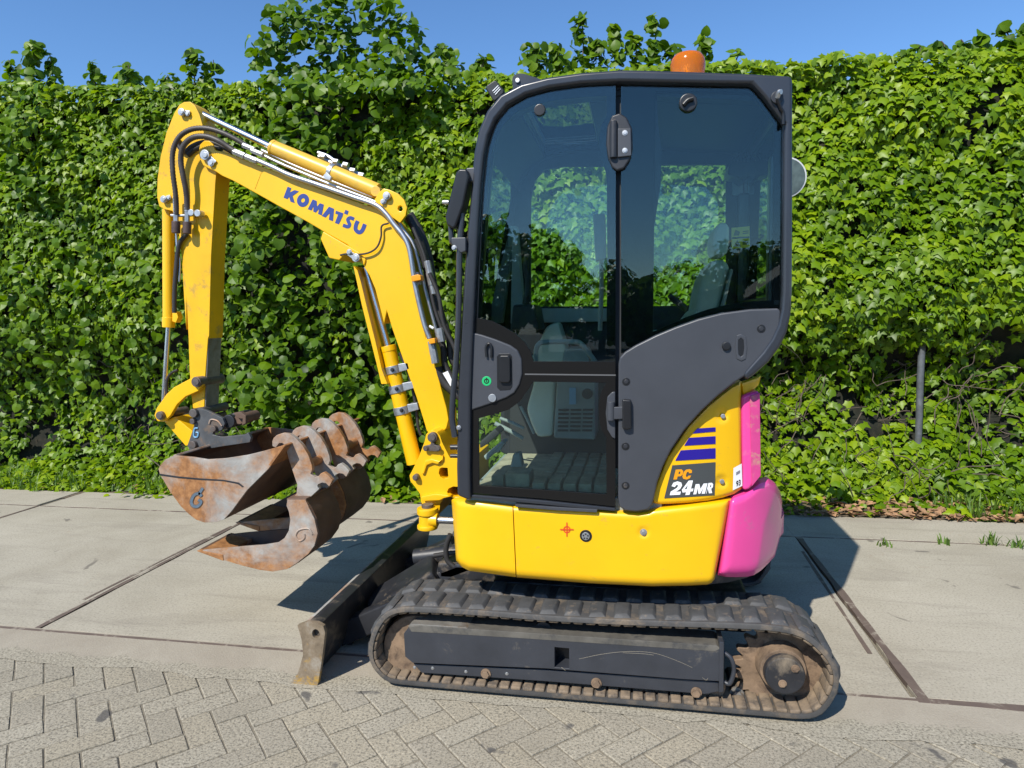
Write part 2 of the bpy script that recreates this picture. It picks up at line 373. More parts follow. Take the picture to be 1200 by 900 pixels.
def edge_mat():
    m, nt, p = new_mat('rusty_edge_strip')
    f = noise_tex(nt, 7, 8, .72, dist=.6)
    c = ramp(nt, f, [(.36, (.32, .28, .22)), (.46, (.13, .095, .075)), (.8, (.085, .062, .052))]); nt.links.new(c, p.inputs['Base Color']); setp(p, Roughness=.8); bump(nt, p, f, .3, .004)
    return m
EDGE = edge_mat()
def sheet(name, x0, x1, y0, y1, z, mat, parent=None, n=1):
    bm = bmesh.new(); V = [[bm.verts.new((x0 + (x1 - x0) * i / n, y0 + (y1 - y0) * j / n, z)) for i in range(n + 1)] for j in range(n + 1)]
    for j in range(n):
        for i in range(n): bm.faces.new((V[j][i], V[j][i + 1], V[j + 1][i + 1], V[j + 1][i]))
    return fin(name, bm, mat, parent)
props(sheet('ground', -900, 900, -900, 900, -.030, FAR), kind='structure')
props(sheet('added_dark_ground', -200, 200, -60, -.15, -.002, simple('added_ground_dark', (.045, .045, .047), .9, var=.25, vscale=2)), kind='structure')  # unseen dark ground added behind the camera to darken the door glass reflection
props(sheet('soil', -30, 30, 5.0, 30, -.006, SOIL), kind='structure')

X0J, SL_Y0, SL_Y1 = -2.93, 2.745, 4.735       # slab grid measured from the joints
floor_o = sheet('concrete_floor', -13, 13, 2.70, 5.16, -.022, SAND); props(floor_o, kind='structure')
slab_me = None
def ragged_edge(name, p0, p1, w, mat, parent, z, seed):
    """worn strip of steel along a slab edge, a thin plate of uneven width"""
    bm = bmesh.new(); r = random.Random(seed); p0, p1 = Vector(p0), Vector(p1); d = (p1 - p0); L_ = d.length; d.normalize(); s = Vector((-d.y, d.x, 0)); n = max(6, int(L_ / .05)); lo, hi = [], []
    for i in range(n + 1):
        a = p0 + d * (L_ * i / n); wa = w * (.72 + .35 * mnoise.noise(Vector((i * .22, seed, 0)))) + r.uniform(-.0015, .0015)
        lo.append((a - s * wa * .5, )); hi.append((a + s * wa * .5, ))
    vt = [[bm.verts.new((q[0].x, q[0].y, z)) for q in row] for row in (lo, hi)]; vb = [[bm.verts.new((q[0].x, q[0].y, z - .02)) for q in row] for row in (lo, hi)]
    for i in range(n):
        bm.faces.new((vt[0][i], vt[0][i + 1], vt[1][i + 1], vt[1][i])); bm.faces.new((vt[0][i], vb[0][i], vb[0][i + 1], vt[0][i + 1])); bm.faces.new((vt[1][i], vt[1][i + 1], vb[1][i + 1], vb[1][i]))
    return fin(name, bm, mat, parent, normals=True)
def slab_obj(name, x0, x1, y0, y1, parent, z=0.0):
    """concrete slab with slightly crumbled edges"""
    bm = bmesh.new(); n = 28; ring = []
    for (ax, ay), (bx, by) in (((x0, y0), (x1, y0)), ((x1, y0), (x1, y1)), ((x1, y1), (x0, y1)), ((x0, y1), (x0, y0))):
        for i in range(n):
            t = i / n; x, y = ax + (bx - ax) * t, ay + (by - ay) * t; j = .006 * mnoise.noise(Vector((x * 7, y * 7, 3.3))) + .003 * mnoise.noise(Vector((x * 30, y * 30, 1)))
            ring.append((x + (j if ax == bx else 0), y + (j if ay == by else 0)))
    t_ = [bm.verts.new((x, y, z)) for x, y in ring]; b_ = [bm.verts.new((x, y, z - .02)) for x, y in ring]
    bm.faces.new(t_); m = len(ring)
    for i in range(m): bm.faces.new((t_[i], b_[i], b_[(i + 1) % m], t_[(i + 1) % m]))
    do_bevel(bm, .003, 1)
    return fin(name, bm, SLAB, parent)
kerb_o = sheet('kerb', -13, 13, SL_Y1 + .02, 5.2, -.014, SAND); props(kerb_o, kind='structure')
k = 0
for i in range(-4, 5):
    x0 = X0J + 2.005 * i; g = .011
    slab_obj('slab', x0 + g, x0 + 2.005 - g, SL_Y0 + .010, SL_Y1 - .008, floor_o, random.uniform(-.001, .001))
    bx0 = x0 + (.02 if i % 2 else -.03)
    slab_obj('kerb_slab', bx0 + g, bx0 + 2.005 - g, SL_Y1 + .012, 5.20 + .06 * (1 if x0 > 0 else 0), kerb_o, random.uniform(-.002, .001))
    if i in (-1, 0, 2, 3):
        ragged_edge('steel_edge', (x0 - .010 if i != 2 else x0 + .03, SL_Y0, 0), (x0 - .006 if i != 2 else x0 + .012, SL_Y1, 0), (.046 if i == 2 else .036), EDGE, floor_o, .0012, i * 3.3 + 1)
    if i in (0, 2): ragged_edge('steel_edge', (x0 - .055, SL_Y0 + .35, 0), (x0 - .03, SL_Y1 - .3, 0), .024, EDGE, floor_o, .0010, i * 5.1 + 2)
    if i in (-1, 0, 1, 2): ragged_edge('steel_edge', (x0, SL_Y0 - .012, 0), (x0 + 2.005, SL_Y0 - .012, 0), .024 if i < 2 else .052, EDGE, floor_o, .0024, i * 2.7 + 9)
    ragged_edge('joint_fill', (x0, SL_Y1, 0), (x0 + 2.005, SL_Y1, 0), .020, EDGE, floor_o, .0007, i * 4.4 + 5)
# block paving in a herringbone at 45 degrees
pave = sheet('pavement', -14, 14, -14, 2.74, -.0048, SAND); props(pave, kind='structure')
def brick_me(i):
    bm = bmesh.new(); box_bm(bm, (-.1025, -.050, -.03), (.1028, .0503, 0), .0022, 1)
    for v in bm.verts:
        if v.co.z > -.01: v.co += Vector((random.uniform(-.0012, .0012), random.uniform(-.0012, .0012), random.uniform(-.0008, .0008)))
    me = bpy.data.meshes.new('brick'); bm.to_mesh(me); bm.free(); me.materials.append(BRICK[i % 4]); return me
BM_ = [brick_me(i) for i in range(12)]
def herring():
    """centres and angles of a 2:1 herringbone"""
    u = .1065; c45 = math.sqrt(.5); out = []
    for a in range(-90, 90):
        for b in range(-90, 90):
            k_ = (a - b) % 4
            if k_ == 0: cx, cy, th = (a + 1) * u, (b + .5) * u, 0
            elif k_ == 3: cx, cy, th = (a + .5) * u, (b + 1) * u, 90
            else: continue
            X = (cx * c45 + cy * c45) - .35; Y = (-cx * c45 + cy * c45) + .055
            out.append((X, Y, th - 45))
    return out
def in_frame(p, mx=30):
    v = p - CAMP; x, y, z = v.dot(_ax), v.dot(_ad), v.dot(_af)
    return z > .1 and -mx < 600 + FPX * x / z < 1200 + mx and -mx < 450 + FPX * y / z < 900 + mx
bricks = [h for h in herring() if -4.5 < h[0] < 4.0 and h[1] < 2.70]
def edge_y(x): return 2.64 + .03 * mnoise.noise(Vector((x * 1.3, 0, 0)))
bricks = [h for h in bricks if h[1] < edge_y(h[0])]
near = sorted((h for h in bricks if in_frame(Vector((h[0], h[1], 0)), 25)), key=lambda h: (Vector((h[0], h[1], 0)) - CAMP).length)
nearset = set(near[:300])
for j, (x, y, th) in enumerate(near[:300]):
    o = bpy.data.objects.new('brick', BM_[random.randrange(12)])
    place(o, pave, Vector((x, y, -.0006 + random.uniform(-.0012, .0012)))); o.rotation_euler = (random.uniform(-.004, .004), random.uniform(-.004, .004), math.radians(th + random.uniform(-.7, .7)))
bm = bmesh.new()
for (x, y, th) in bricks:
    if (x, y, th) in nearset or y < .4: continue
    b = bmesh.new(); bmesh.ops.create_cube(b, size=1.0)
    for v in b.verts: v.co = Vector((v.co.x * .204, v.co.y * .0995, v.co.z * .03 - .0155))
    bmesh.ops.transform(b, matrix=Matrix.Translation((x, y, random.uniform(-.001, .0005))) @ Matrix.Rotation(math.radians(th), 4, 'Z'), verts=b.verts[:])
    me = bpy.data.meshes.new('t'); b.to_mesh(me); b.free(); bm.from_mesh(me); bpy.data.meshes.remove(me)
props(fin('brick_field', bm, BRICK[1], pave), kind='stuff')
# swept sand and mortar strip between the blocks and the slabs, uneven towards the blocks
bm = bmesh.new(); n = 240; lo, hi = [], []
for i in range(n + 1):
    x = -7 + 14 * i / n
    yl = 2.455 + .06 * mnoise.noise(Vector((x * 2.1, 4, 0))) + .035 * mnoise.noise(Vector((x * 9, 1, 0))) + .02 * mnoise.noise(Vector((x * 31, 1, 0)))
    lo.append(bm.verts.new((x, yl, .0013))); hi.append(bm.verts.new((x, 2.752, .0017)))
for i in range(n): bm.faces.new((lo[i], lo[i + 1], hi[i + 1], hi[i]))
props(fin('mortar_strip', bm, STRIP, None), kind='structure')

# ------------------------------------------------------------------ leaves
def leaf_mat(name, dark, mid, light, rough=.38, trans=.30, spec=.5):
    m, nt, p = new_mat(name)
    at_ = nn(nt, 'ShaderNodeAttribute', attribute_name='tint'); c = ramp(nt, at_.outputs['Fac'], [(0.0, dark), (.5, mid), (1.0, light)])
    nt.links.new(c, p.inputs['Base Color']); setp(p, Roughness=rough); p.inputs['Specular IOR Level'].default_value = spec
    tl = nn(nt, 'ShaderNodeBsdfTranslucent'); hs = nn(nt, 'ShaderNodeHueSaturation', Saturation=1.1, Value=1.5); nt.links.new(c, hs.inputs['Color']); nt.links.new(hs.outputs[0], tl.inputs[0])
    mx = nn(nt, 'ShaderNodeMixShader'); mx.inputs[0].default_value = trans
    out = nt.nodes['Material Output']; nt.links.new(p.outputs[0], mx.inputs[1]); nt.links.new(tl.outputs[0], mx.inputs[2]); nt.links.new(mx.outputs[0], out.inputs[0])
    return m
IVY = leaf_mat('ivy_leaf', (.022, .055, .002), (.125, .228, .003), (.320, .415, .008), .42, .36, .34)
HAZ = leaf_mat('round_leaf', (.022, .058, .003), (.090, .178, .004), (.220, .330, .010), .45, .38, .32)
GRS = leaf_mat('grass_leaf', (.05, .10, .015), (.09, .17, .02), (.16, .25, .03), .5, .3)
DRYL = simple('dry_leaf', (.30, .17, .085), .8, var=.55, vscale=22, dirt=(.10, .06, .035), dirt_amt=.3, dirt_scale=14)
TWIG = simple('twig_bark', (.10, .075, .055), .85, var=.4, vscale=25)
CORE = simple('hedge_dark_backing', (.010, .011, .006), .95, var=.6, vscale=9, dirt=(.030, .024, .014), dirt_amt=.3, dirt_scale=22, bumpk=1.0, bscale=30)
def mirror_shape(half):
    """half outline (x >= 0) from leaf base to tip -> verts and fan triangles around the midrib"""
    v = [(0, .34)] + half + [(-x, y) for x, y in half[-2:0:-1]]
    return v, [(0, i, i + 1) for i in range(1, len(v) - 1)] + [(0, len(v) - 1, 1)]
def shape(half, fold, droop):
    v, t = mirror_shape(half)
    return np.array([(x, y, -fold * abs(x) - droop * (y - .3) ** 2 * (1 if y > .3 else .4)) for x, y in v], float), np.array(t)
IVY_S = [shape([(0, .0), (.30, -.13), (.36, .12), (.56, .34), (.25, .50), (0, 1.0)], .28, .30),
         shape([(0, .0), (.26, -.10), (.42, .10), (.47, .40), (.22, .56), (0, .95)], .42, .18),
         shape([(0, .02), (.34, -.06), (.33, .16), (.62, .46), (.22, .48), (0, 1.0)], .16, .45)]
RND_S = [shape([(0, .0), (.26, -.05), (.46, .14), (.50, .42), (.36, .72), (0, 1.0)], .25, .35),
         shape([(0, .0), (.30, -.06), (.50, .20), (.47, .52), (.26, .80), (0, .96)], -.12, .5)]
def unit(a): return a / np.maximum(np.linalg.norm(a, axis=1, keepdims=True), 1e-9)
def leaf_axes(Nrm, down=1.0, jit=.6, lift=.35):
    n_ = len(Nrm); nrm = unit(Nrm + rng.normal(0, jit, (n_, 3)) + np.array([0, 0, lift]))
    d = unit(np.array([0, 0, -down]) + rng.normal(0, .55, (n_, 3))); t = unit(d - nrm * (d * nrm).sum(1, keepdims=True)); s = np.cross(t, nrm)
    return s, t, nrm
def leaf_mesh(name, Pp, axes, size, tint, shapes, mat, parent=None, kind='stuff'):
    s, t, nr = axes; VS, FS, TS, base = [], [], [], 0
    pick = rng.integers(0, len(shapes), len(Pp))
    for k_, (sv, st) in enumerate(shapes):
        q = np.where(pick == k_)[0]
        if not len(q): continue
        wv = size[q][:, None, None] * (sv[None, :, 0:1] * s[q][:, None] + sv[None, :, 1:2] * t[q][:, None] + sv[None, :, 2:3] * nr[q][:, None]) + Pp[q][:, None]
        m = len(sv); VS.append(wv.reshape(-1, 3)); FS.append((st[None] + base + (np.arange(len(q)) * m)[:, None, None]).reshape(-1, 3)); TS.append(np.repeat(tint[q], m)); base += len(q) * m
    V = np.concatenate(VS); F = np.concatenate(FS); T = np.concatenate(TS); c = V.mean(0); V = V - c
    me = bpy.data.meshes.new(name); me.vertices.add(len(V)); me.vertices.foreach_set('co', V.astype(np.float32).ravel())
    me.loops.add(F.size); me.loops.foreach_set('vertex_index', F.astype(np.int32).ravel()); me.polygons.add(len(F)); me.polygons.foreach_set('loop_start', np.arange(0, F.size, 3, dtype=np.int32))
    a = me.attributes.new('tint', 'FLOAT', 'POINT'); a.data.foreach_set('value', np.clip(T, 0, 1).astype(np.float32))
    me.update(); me.validate(); me.materials.append(mat)
    o = place(bpy.data.objects.new(name, me), parent, Vector(c)); 
    if kind: o['kind'] = kind
    return o
def one_leaf(shapes, k_, tint, mat):
    sv, st = shapes[k_]; me = bpy.data.meshes.new('leaf'); me.from_pydata([tuple(v) for v in sv], [], [tuple(int(i) for i in f) for f in st])
    a = me.attributes.new('tint', 'FLOAT', 'POINT'); a.data.foreach_set('value', np.full(len(sv), tint, np.float32)); me.materials.append(mat); return me
def single_leaves(Pp, axes, size, shapes, mat, parent, tints=(.3, .5, .65, .85)):
    lib = [one_leaf(shapes, k_, t_, mat) for k_ in range(len(shapes)) for t_ in tints]; s, t, nr = axes
    for i in range(len(Pp)):
        o = bpy.data.objects.new('leaf', random.choice(lib)); place(o, parent, Vector(Pp[i]))
        m = Matrix((s[i], t[i], nr[i])).transposed() * 1.0; o.rotation_euler = m.to_euler(); o.scale = (size[i],) * 3
def nz(x, y, z=0.): return mnoise.noise(Vector((x, y, z)))
def twigs(name, segs, r, parent, mat=TWIG, kind='stuff'):
    bm = bmesh.new()
    for ps in segs: tube_bm(bm, ps, r * random.uniform(.6, 1.5), 5, 3)
    return props(fin(name, bm, mat, parent), kind=kind)

# ------------------------------------------------------------------ ivy hedge
TOPK = [(-9, 3.86), (-5.8, 3.79), (-4.45, 3.67), (-3.2, 3.63), (-2.05, 3.60), (-1.26, 3.55), (-.3, 3.49), (.66, 3.46), (1.15, 3.44), (2.0, 3.42), (2.6, 3.40), (6, 3.36)]
def hedge_top(x):
    for (a, za), (b, zb) in zip(TOPK, TOPK[1:]):
        if x <= b: return za + (zb - za) * (x - a) / (b - a)
    return TOPK[-1][1]
def hedge_y(x, z):
    """front face of the hedge, bulging and hollow"""
    y = 5.60 + .13 * nz(x * .8, z * .9, 2) + .10 * nz(x * 2.1, z * 2.1, 5) + .04 * nz(x * 6, z * 6, 9)
    y -= .10 * math.sin(min(1, max(0, z / 3.3)) * math.pi)
    if x > .7: y += .42 * math.exp(-((z - .95) / .38) ** 2) * min(1, (x - .7) / .5) * (.6 + .8 * abs(nz(x * 1.7, 3, 0)))
    if x < -2.3: y += .26 * math.exp(-((z - .75) / .5) ** 2)
    return y
hedge = empty('ivy_hedge', (-1.8, 5.9, 0), 'tall clipped hedge covered in glossy ivy behind the digger', 'hedge')
# near-black backing added behind the leaves to stop light, with depth and a top
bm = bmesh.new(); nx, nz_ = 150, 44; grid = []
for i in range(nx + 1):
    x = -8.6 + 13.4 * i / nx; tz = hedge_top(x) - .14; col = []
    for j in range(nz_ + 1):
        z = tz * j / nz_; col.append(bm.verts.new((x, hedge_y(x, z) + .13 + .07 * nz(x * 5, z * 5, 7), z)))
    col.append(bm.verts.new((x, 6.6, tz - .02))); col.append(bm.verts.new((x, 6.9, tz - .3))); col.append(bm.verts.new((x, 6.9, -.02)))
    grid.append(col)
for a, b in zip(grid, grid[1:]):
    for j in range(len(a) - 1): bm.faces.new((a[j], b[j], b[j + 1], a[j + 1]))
fin('dark_backing', bm, CORE, hedge)
# the bush that has grown through the hedge (outline measured on the photograph)
BUSH = [(292, 70), (322, 8), (365, -28), (440, -12), (482, 28), (505, 68), (560, 85), (470, 120), (425, 150), (405, 200), (410, 262), (470, 305), (486, 400), (474, 540), (430, 590), (330, 575), (286, 480), (270, 330), (300, 240), (318, 170), (290, 120)]
def inside(px, py, poly):
    r = False; j = len(poly) - 1
    for i in range(len(poly)):
        (xi, yi), (xj, yj) = poly[i], poly[j]
        if (yi > py) != (yj > py) and px < (xj - xi) * (py - yi) / (yj - yi) + xi: r = not r
        j = i
    return r
def to_px(p):
    v = Vector(p) - CAMP; z = v.dot(_af); return 600 + FPX * v.dot(_ax) / z, 450 + FPX * v.dot(_ad) / z
pts, nrm, siz, tin = [], [], [], []
def add_ivy(x, z, depth, sz):
    y = hedge_y(x, z); e = .03
    n_ = Vector((-(hedge_y(x + e, z) - y) / e, -1, -(hedge_y(x, z + e) - y) / e)) * -1
    n_ = Vector(((hedge_y(x + e, z) - y) / e, -1, (hedge_y(x, z + e) - y) / e)).normalized()
    pts.append((x, y + depth, z)); nrm.append(tuple(n_)); siz.append(sz)
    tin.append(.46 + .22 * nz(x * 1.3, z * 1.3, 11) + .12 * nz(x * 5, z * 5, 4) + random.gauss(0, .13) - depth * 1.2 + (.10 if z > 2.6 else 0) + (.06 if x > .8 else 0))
tries = 0
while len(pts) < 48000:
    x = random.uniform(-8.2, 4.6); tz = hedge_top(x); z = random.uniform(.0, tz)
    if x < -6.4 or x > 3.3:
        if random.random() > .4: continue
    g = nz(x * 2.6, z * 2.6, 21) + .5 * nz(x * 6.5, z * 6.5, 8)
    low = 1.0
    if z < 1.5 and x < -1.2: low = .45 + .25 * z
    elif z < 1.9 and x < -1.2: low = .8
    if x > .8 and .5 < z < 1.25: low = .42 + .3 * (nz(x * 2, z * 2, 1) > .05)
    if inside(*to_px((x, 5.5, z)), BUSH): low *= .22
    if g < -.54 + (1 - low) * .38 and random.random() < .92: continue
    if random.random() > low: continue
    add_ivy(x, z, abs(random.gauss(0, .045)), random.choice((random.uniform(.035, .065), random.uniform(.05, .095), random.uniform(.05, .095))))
# over the top edge and back
for _ in range(5200):
    x = random.uniform(-8.2, 4.6); d = abs(random.gauss(0, .30)); tz = hedge_top(x) + .045 * nz(x * 2.3, 0, 3) + .03 * nz(x * 8, 2, 3)
    y = hedge_y(x, tz - .1) + d
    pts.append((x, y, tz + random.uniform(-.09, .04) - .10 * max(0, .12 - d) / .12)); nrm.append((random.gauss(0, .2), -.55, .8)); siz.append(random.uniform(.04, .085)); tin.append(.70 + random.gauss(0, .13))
Pn, Nn, Sn, Tn = np.array(pts), np.array(nrm), np.array(siz), np.array(tin)
ax_ = leaf_axes(Nn, 1.0, .38, .42)
big = np.array([i for i in np.argsort(-(Sn / (Pn[:, 1] + .2 * np.abs(Pn[:, 0])))) if in_frame(Vector(Pn[i]), -5)][:300])
rest = np.setdiff1d(np.arange(len(Pn)), big)
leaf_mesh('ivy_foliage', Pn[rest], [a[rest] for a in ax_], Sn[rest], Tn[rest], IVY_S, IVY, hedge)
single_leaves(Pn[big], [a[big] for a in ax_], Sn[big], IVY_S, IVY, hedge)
# bare stems and dead growth in the hollow at the hedge foot
segs = []
for _ in range(170):
    x = random.uniform(.8, 2.8) if random.random() < .72 else random.uniform(-5.6, -2.4); z = random.uniform(.05, 1.15); y = hedge_y(x, z) + random.uniform(-.10, .06); p = [Vector((x, y, z))]
    d = Vector((random.gauss(0, .5), random.gauss(-.05, .15), random.gauss(.25, .5)))
    for _k in range(3): p.append(p[-1] + d * .12 + Vector((random.gauss(0, .03), random.gauss(0, .015), random.gauss(0, .03))))
    segs.append(p)
twigs('twig', segs, .0030, hedge)
# round-leaved shoots sticking out of the hedge top
def shoot_points(px0, py0, px1, py1, Y, n, w):
    a, b = at(px0, py0, Y), at(px1, py1, Y); out, nn_ = [], []
    for i in range(n):
        t = random.random(); c = a.lerp(b, t); wv = w * (1.05 - .65 * t)
        q = c + Vector((random.gauss(0, wv * .55), random.gauss(0, wv * .4), random.gauss(0, wv * .3))); out.append(tuple(q)); v = (q - c) + Vector((0, -.08, .05)); nn_.append(tuple(v.normalized()))
    return a, b, out, nn_
SHOOTS = [(38, 118, 36, 48, 5.7, 60, .16), (20, 112, 10, 70, 5.9, 30, .12), (62, 118, 58, 62, 5.8, 34, .10), (112, 108, 108, 72, 5.9, 24, .11), (150, 105, 150, 76, 5.8, 26, .11), (192, 105, 196, 88, 5.8, 20, .13), (228, 102, 224, 58, 5.7, 30, .09), (244, 104, 250, 70, 5.8, 16, .07), (170, 104, 140, 84, 5.9, 20, .1),
          (530, 92, 520, 52, 5.9, 40, .14), (560, 90, 566, 66, 5.9, 26, .11), (628, 84, 625, 50, 5.8, 34, .12), (655, 84, 652, 54, 5.9, 34, .12), (682, 84, 680, 16, 5.8, 40, .09), (704, 82, 700, 46, 5.8, 30, .10), (720, 82, 722, 28, 5.8, 30, .07), (744, 80, 742, 42, 5.9, 26, .09), (764, 80, 766, 20, 5.8, 32, .08), (788, 80, 790, 54, 5.9, 22, .09), (824, 78, 826, 42, 5.8, 22, .07), (862, 76, 862, 58, 5.8, 7, .04),
          (1078, 66, 1074, 52, 5.8, 6, .06), (1104, 64, 1103, 48, 5.8, 8, .05), (1128, 64, 1126, 46, 5.8, 14, .07), (1150, 62, 1148, 40, 5.8, 16, .08), (1180, 60, 1178, 34, 5.8, 26, .10), (1206, 58, 1204, 30, 5.8, 26, .10)]
for (a0, b0, a1, b1, Y, n, w) in SHOOTS:
    a, b, sp, sn = shoot_points(a0, b0, a1, b1, Y, int(n * 1.7), w)
    bm = bmesh.new(); tube_bm(bm, [a - Vector((0, 0, .35)), a, b.lerp(a, .4) + Vector((.02, 0, 0)), b], [.007] * 6 + [.005] * 6 + [.003] * 12, 5, 4); st = fin('shoot', bm, TWIG, hedge)
    sp, sn = np.array(sp), np.array(sn)
    leaf_mesh('shoot_leaves', sp, leaf_axes(sn, .35, .55, .25), rng.uniform(.045, .095, len(sp)), rng.normal(.5, .18, len(sp)), RND_S, HAZ, st)

# ------------------------------------------------------------------ the bush grown through the hedge
bush = empty('hazel_bush', (-1.9, 5.35, 0), 'broad round-leaved bush growing through the ivy behind the bent yellow arm', 'bush')
pts, nrm, tin, siz = [], [], [], []
while len(pts) < 4700:
    px, py = random.uniform(265, 565), random.uniform(-35, 600)
    px_, py_ = px + random.gauss(0, 7), py + random.gauss(0, 7)
    if not inside(px_, py_, BUSH): continue
    g = nz(px * .018, py * .018, 31) + .6 * nz(px * .05, py * .05, 33)
    if g < -.24 and random.random() < .9: continue
    if 330 < px < 440 and 175 < py < 300 and random.random() < .75: continue
    Y = 5.42 + .22 * nz(px * .012, py * .012, 35) + (.26 if g < .05 else 0) * random.random() + random.gauss(0, .07) + (.25 if py < 90 else 0)
    q = at(px, py, Y); pts.append(tuple(q)); nrm.append((random.gauss(0, .3), -.8, .45)); siz.append(random.choice((random.uniform(.04, .08), random.uniform(.06, .112)))); tin.append(.38 + .20 * nz(px * .02, py * .02, 37) + random.gauss(0, .14) + (.05 if py < 160 else 0))
Pn, Nn, Sn, Tn = np.array(pts), np.array(nrm), np.array(siz), np.array(tin); ax_ = leaf_axes(Nn, .6, .5, .35)
order = np.argsort(-Sn / Pn[:, 1]); big, rest = order[:300], order[300:]
leaf_mesh('bush_foliage', Pn[rest], [a[rest] for a in ax_], Sn[rest], Tn[rest], RND_S, HAZ, bush)
single_leaves(Pn[big], [a[big] for a in ax_], Sn[big], RND_S, HAZ, bush, (.35, .5, .65))
bm = bmesh.new()
for i in range(7):
    x = -2.05 + .12 * i; tube_bm(bm, [(x, 6.0, -.02), (x - .15 + .06 * i, 5.85, 1.3), (x - .30 + .10 * i, 5.75, 2.7), (x - .45 + .07 * i, 5.85, 3.2 + .15 * (i % 3))], [.028] * 5 + [.022] * 6 + [.012] * 12, 6, 5)
fin('trunk', bm, TWIG, bush)

# ------------------------------------------------------------------ second, smaller bush at the left edge
lb = empty('round_leaved_bush', (-5.6, 5.4, 0), 'loose round-leaved bush at the left edge of the photo, large pale leaves among the ivy', 'bush')
pts, nrm, tin, siz = [], [], [], []
while len(pts) < 460:
    px, py = random.uniform(-60, 250), random.uniform(100, 480)
    w = (math.exp(-((px - 5) / 38) ** 2) * (1 if py < 380 else .5)) if py < 230 else .38 * math.exp(-((py - 355) / 85) ** 2) * (1.2 if px < 170 else .5)
    if random.random() > w or nz(px * .02, py * .02, 41) < -.18: continue
    pts.append(tuple(at(px, py, 5.42 + random.gauss(0, .08)))); nrm.append((random.gauss(0, .3), -.85, .4)); siz.append(random.uniform(.05, .10)); tin.append(random.gauss(.5, .2))
Pn, Nn, Sn, Tn = np.array(pts), np.array(nrm), np.array(siz), np.array(tin); ax_ = leaf_axes(Nn, .6, .5, .35); order = np.argsort(-Sn); big, rest = order[:300], order[300:]
leaf_mesh('bush_foliage', Pn[rest], [a[rest] for a in ax_], Sn[rest], Tn[rest], RND_S, HAZ, lb); single_leaves(Pn[big], [a[big] for a in ax_], Sn[big], RND_S, HAZ, lb, (.35, .5, .65))
bm = bmesh.new()
for i in range(5): tube_bm(bm, [(-5.7 + .3 * i, 6.25, -.02), (-5.75 + .33 * i, 6.15, .9), (-5.9 + .4 * i, 5.85, 1.9), (-6.0 + .42 * i, 5.65, 2.6)], [.02] * 6 + [.010] * 12, 6, 5)
fin('trunk', bm, TWIG, lb)

# ------------------------------------------------------------------ ground cover, litter, weeds, post
def bed_edge(x): return 5.19 + .05 * nz(x * 1.4, 7, 0) + (.08 if x > .6 else 0) * min(1, max(0, x - .6))
pts, nrm, siz, tin = [], [], [], []
while len(pts) < 5200:
    x = random.uniform(-7.5, 3.6); w = random.random(); y = bed_edge(x) + .02 + .62 * w
    g = nz(x * 2.2, y * 2.2, 51)
    if x > 1.1 and w < .30: d = .22
    elif x > 1.9: d = .4
    elif x > .7: d = .8
    else: d = .95
    if random.random() > d or (g < -.3 and random.random() < .8): continue
    hgt = (.02 + .30 * w ** .7 * (.55 + .8 * abs(nz(x * 1.5, y, 53)))) * (1.0 if x < .7 else .9)
    if .75 < x < 1.75: hgt += .42 * max(0, w - .25) * (1 + .6 * nz(x * 3, 1, 2))
    pts.append((x, y, random.uniform(.2, 1) * hgt)); nrm.append((random.gauss(0, .3), -.55, .7)); siz.append(random.uniform(.05, .085)); tin.append(.56 + .2 * nz(x * 2, y * 2, 55) + random.gauss(0, .15))
Pn, Nn, Sn, Tn = np.array(pts), np.array(nrm), np.array(siz), np.array(tin)
gc = leaf_mesh('ivy_ground_cover', Pn, leaf_axes(Nn, .7, .45, .5), Sn, Tn, IVY_S, IVY, None)
props(gc, 'low bright ivy creeping over the bed along the kerb', 'ground cover')
# small-leaved herbs and grass in the bed on the left and far right
def blades(name, spots, mat, parent, hh=(.06, .16), w=.006):
    V, F, T = [], [], []
    for (x, y, z, n_) in spots:
        for _ in range(n_):
            a = random.uniform(0, 6.283); h = random.uniform(*hh); l = random.uniform(.2, .8) * h; bx, by = x + random.gauss(0, .018), y + random.gauss(0, .018); dx, dy = math.cos(a), math.sin(a); sx, sy = -dy * w, dx * w; b = len(V); t = random.gauss(.5, .2)
            V += [(bx - sx, by - sy, z), (bx + sx, by + sy, z), (bx + dx * l * .4 + sx * .8, by + dy * l * .4 + sy * .8, z + h * .65), (bx + dx * l * .4 - sx * .8, by + dy * l * .4 - sy * .8, z + h * .65), (bx + dx * l, by + dy * l, z + h)]
            F += [(b, b + 1, b + 2, b + 3), (b + 3, b + 2, b + 4)]; T += [t] * 5
    c = Vector((sum(v[0] for v in V) / len(V), sum(v[1] for v in V) / len(V), 0))
    me = bpy.data.meshes.new(name); me.from_pydata([tuple(Vector(v) - c) for v in V], [], F); a = me.attributes.new('tint', 'FLOAT', 'POINT'); a.data.foreach_set('value', np.clip(np.array(T), 0, 1).astype(np.float32)); me.materials.append(mat)
    return place(bpy.data.objects.new(name, me), parent, c)
spots = [(random.uniform(-6.5, -2.6), 0, 0, 3) for _ in range(230)]; spots = [(x, bed_edge(x) + random.uniform(.0, .4), 0, n_) for x, y, z, n_ in spots]
spots += [(x, bed_edge(x) + random.uniform(-.01, .45), 0, 6) for x in [random.uniform(2.3, 2.9) for _ in range(40)]]
props(blades('bed_grass', spots, GRS, None, (.05, .2)), 'grass and herbs growing between the ivy in the bed', 'grass', None, 'stuff')
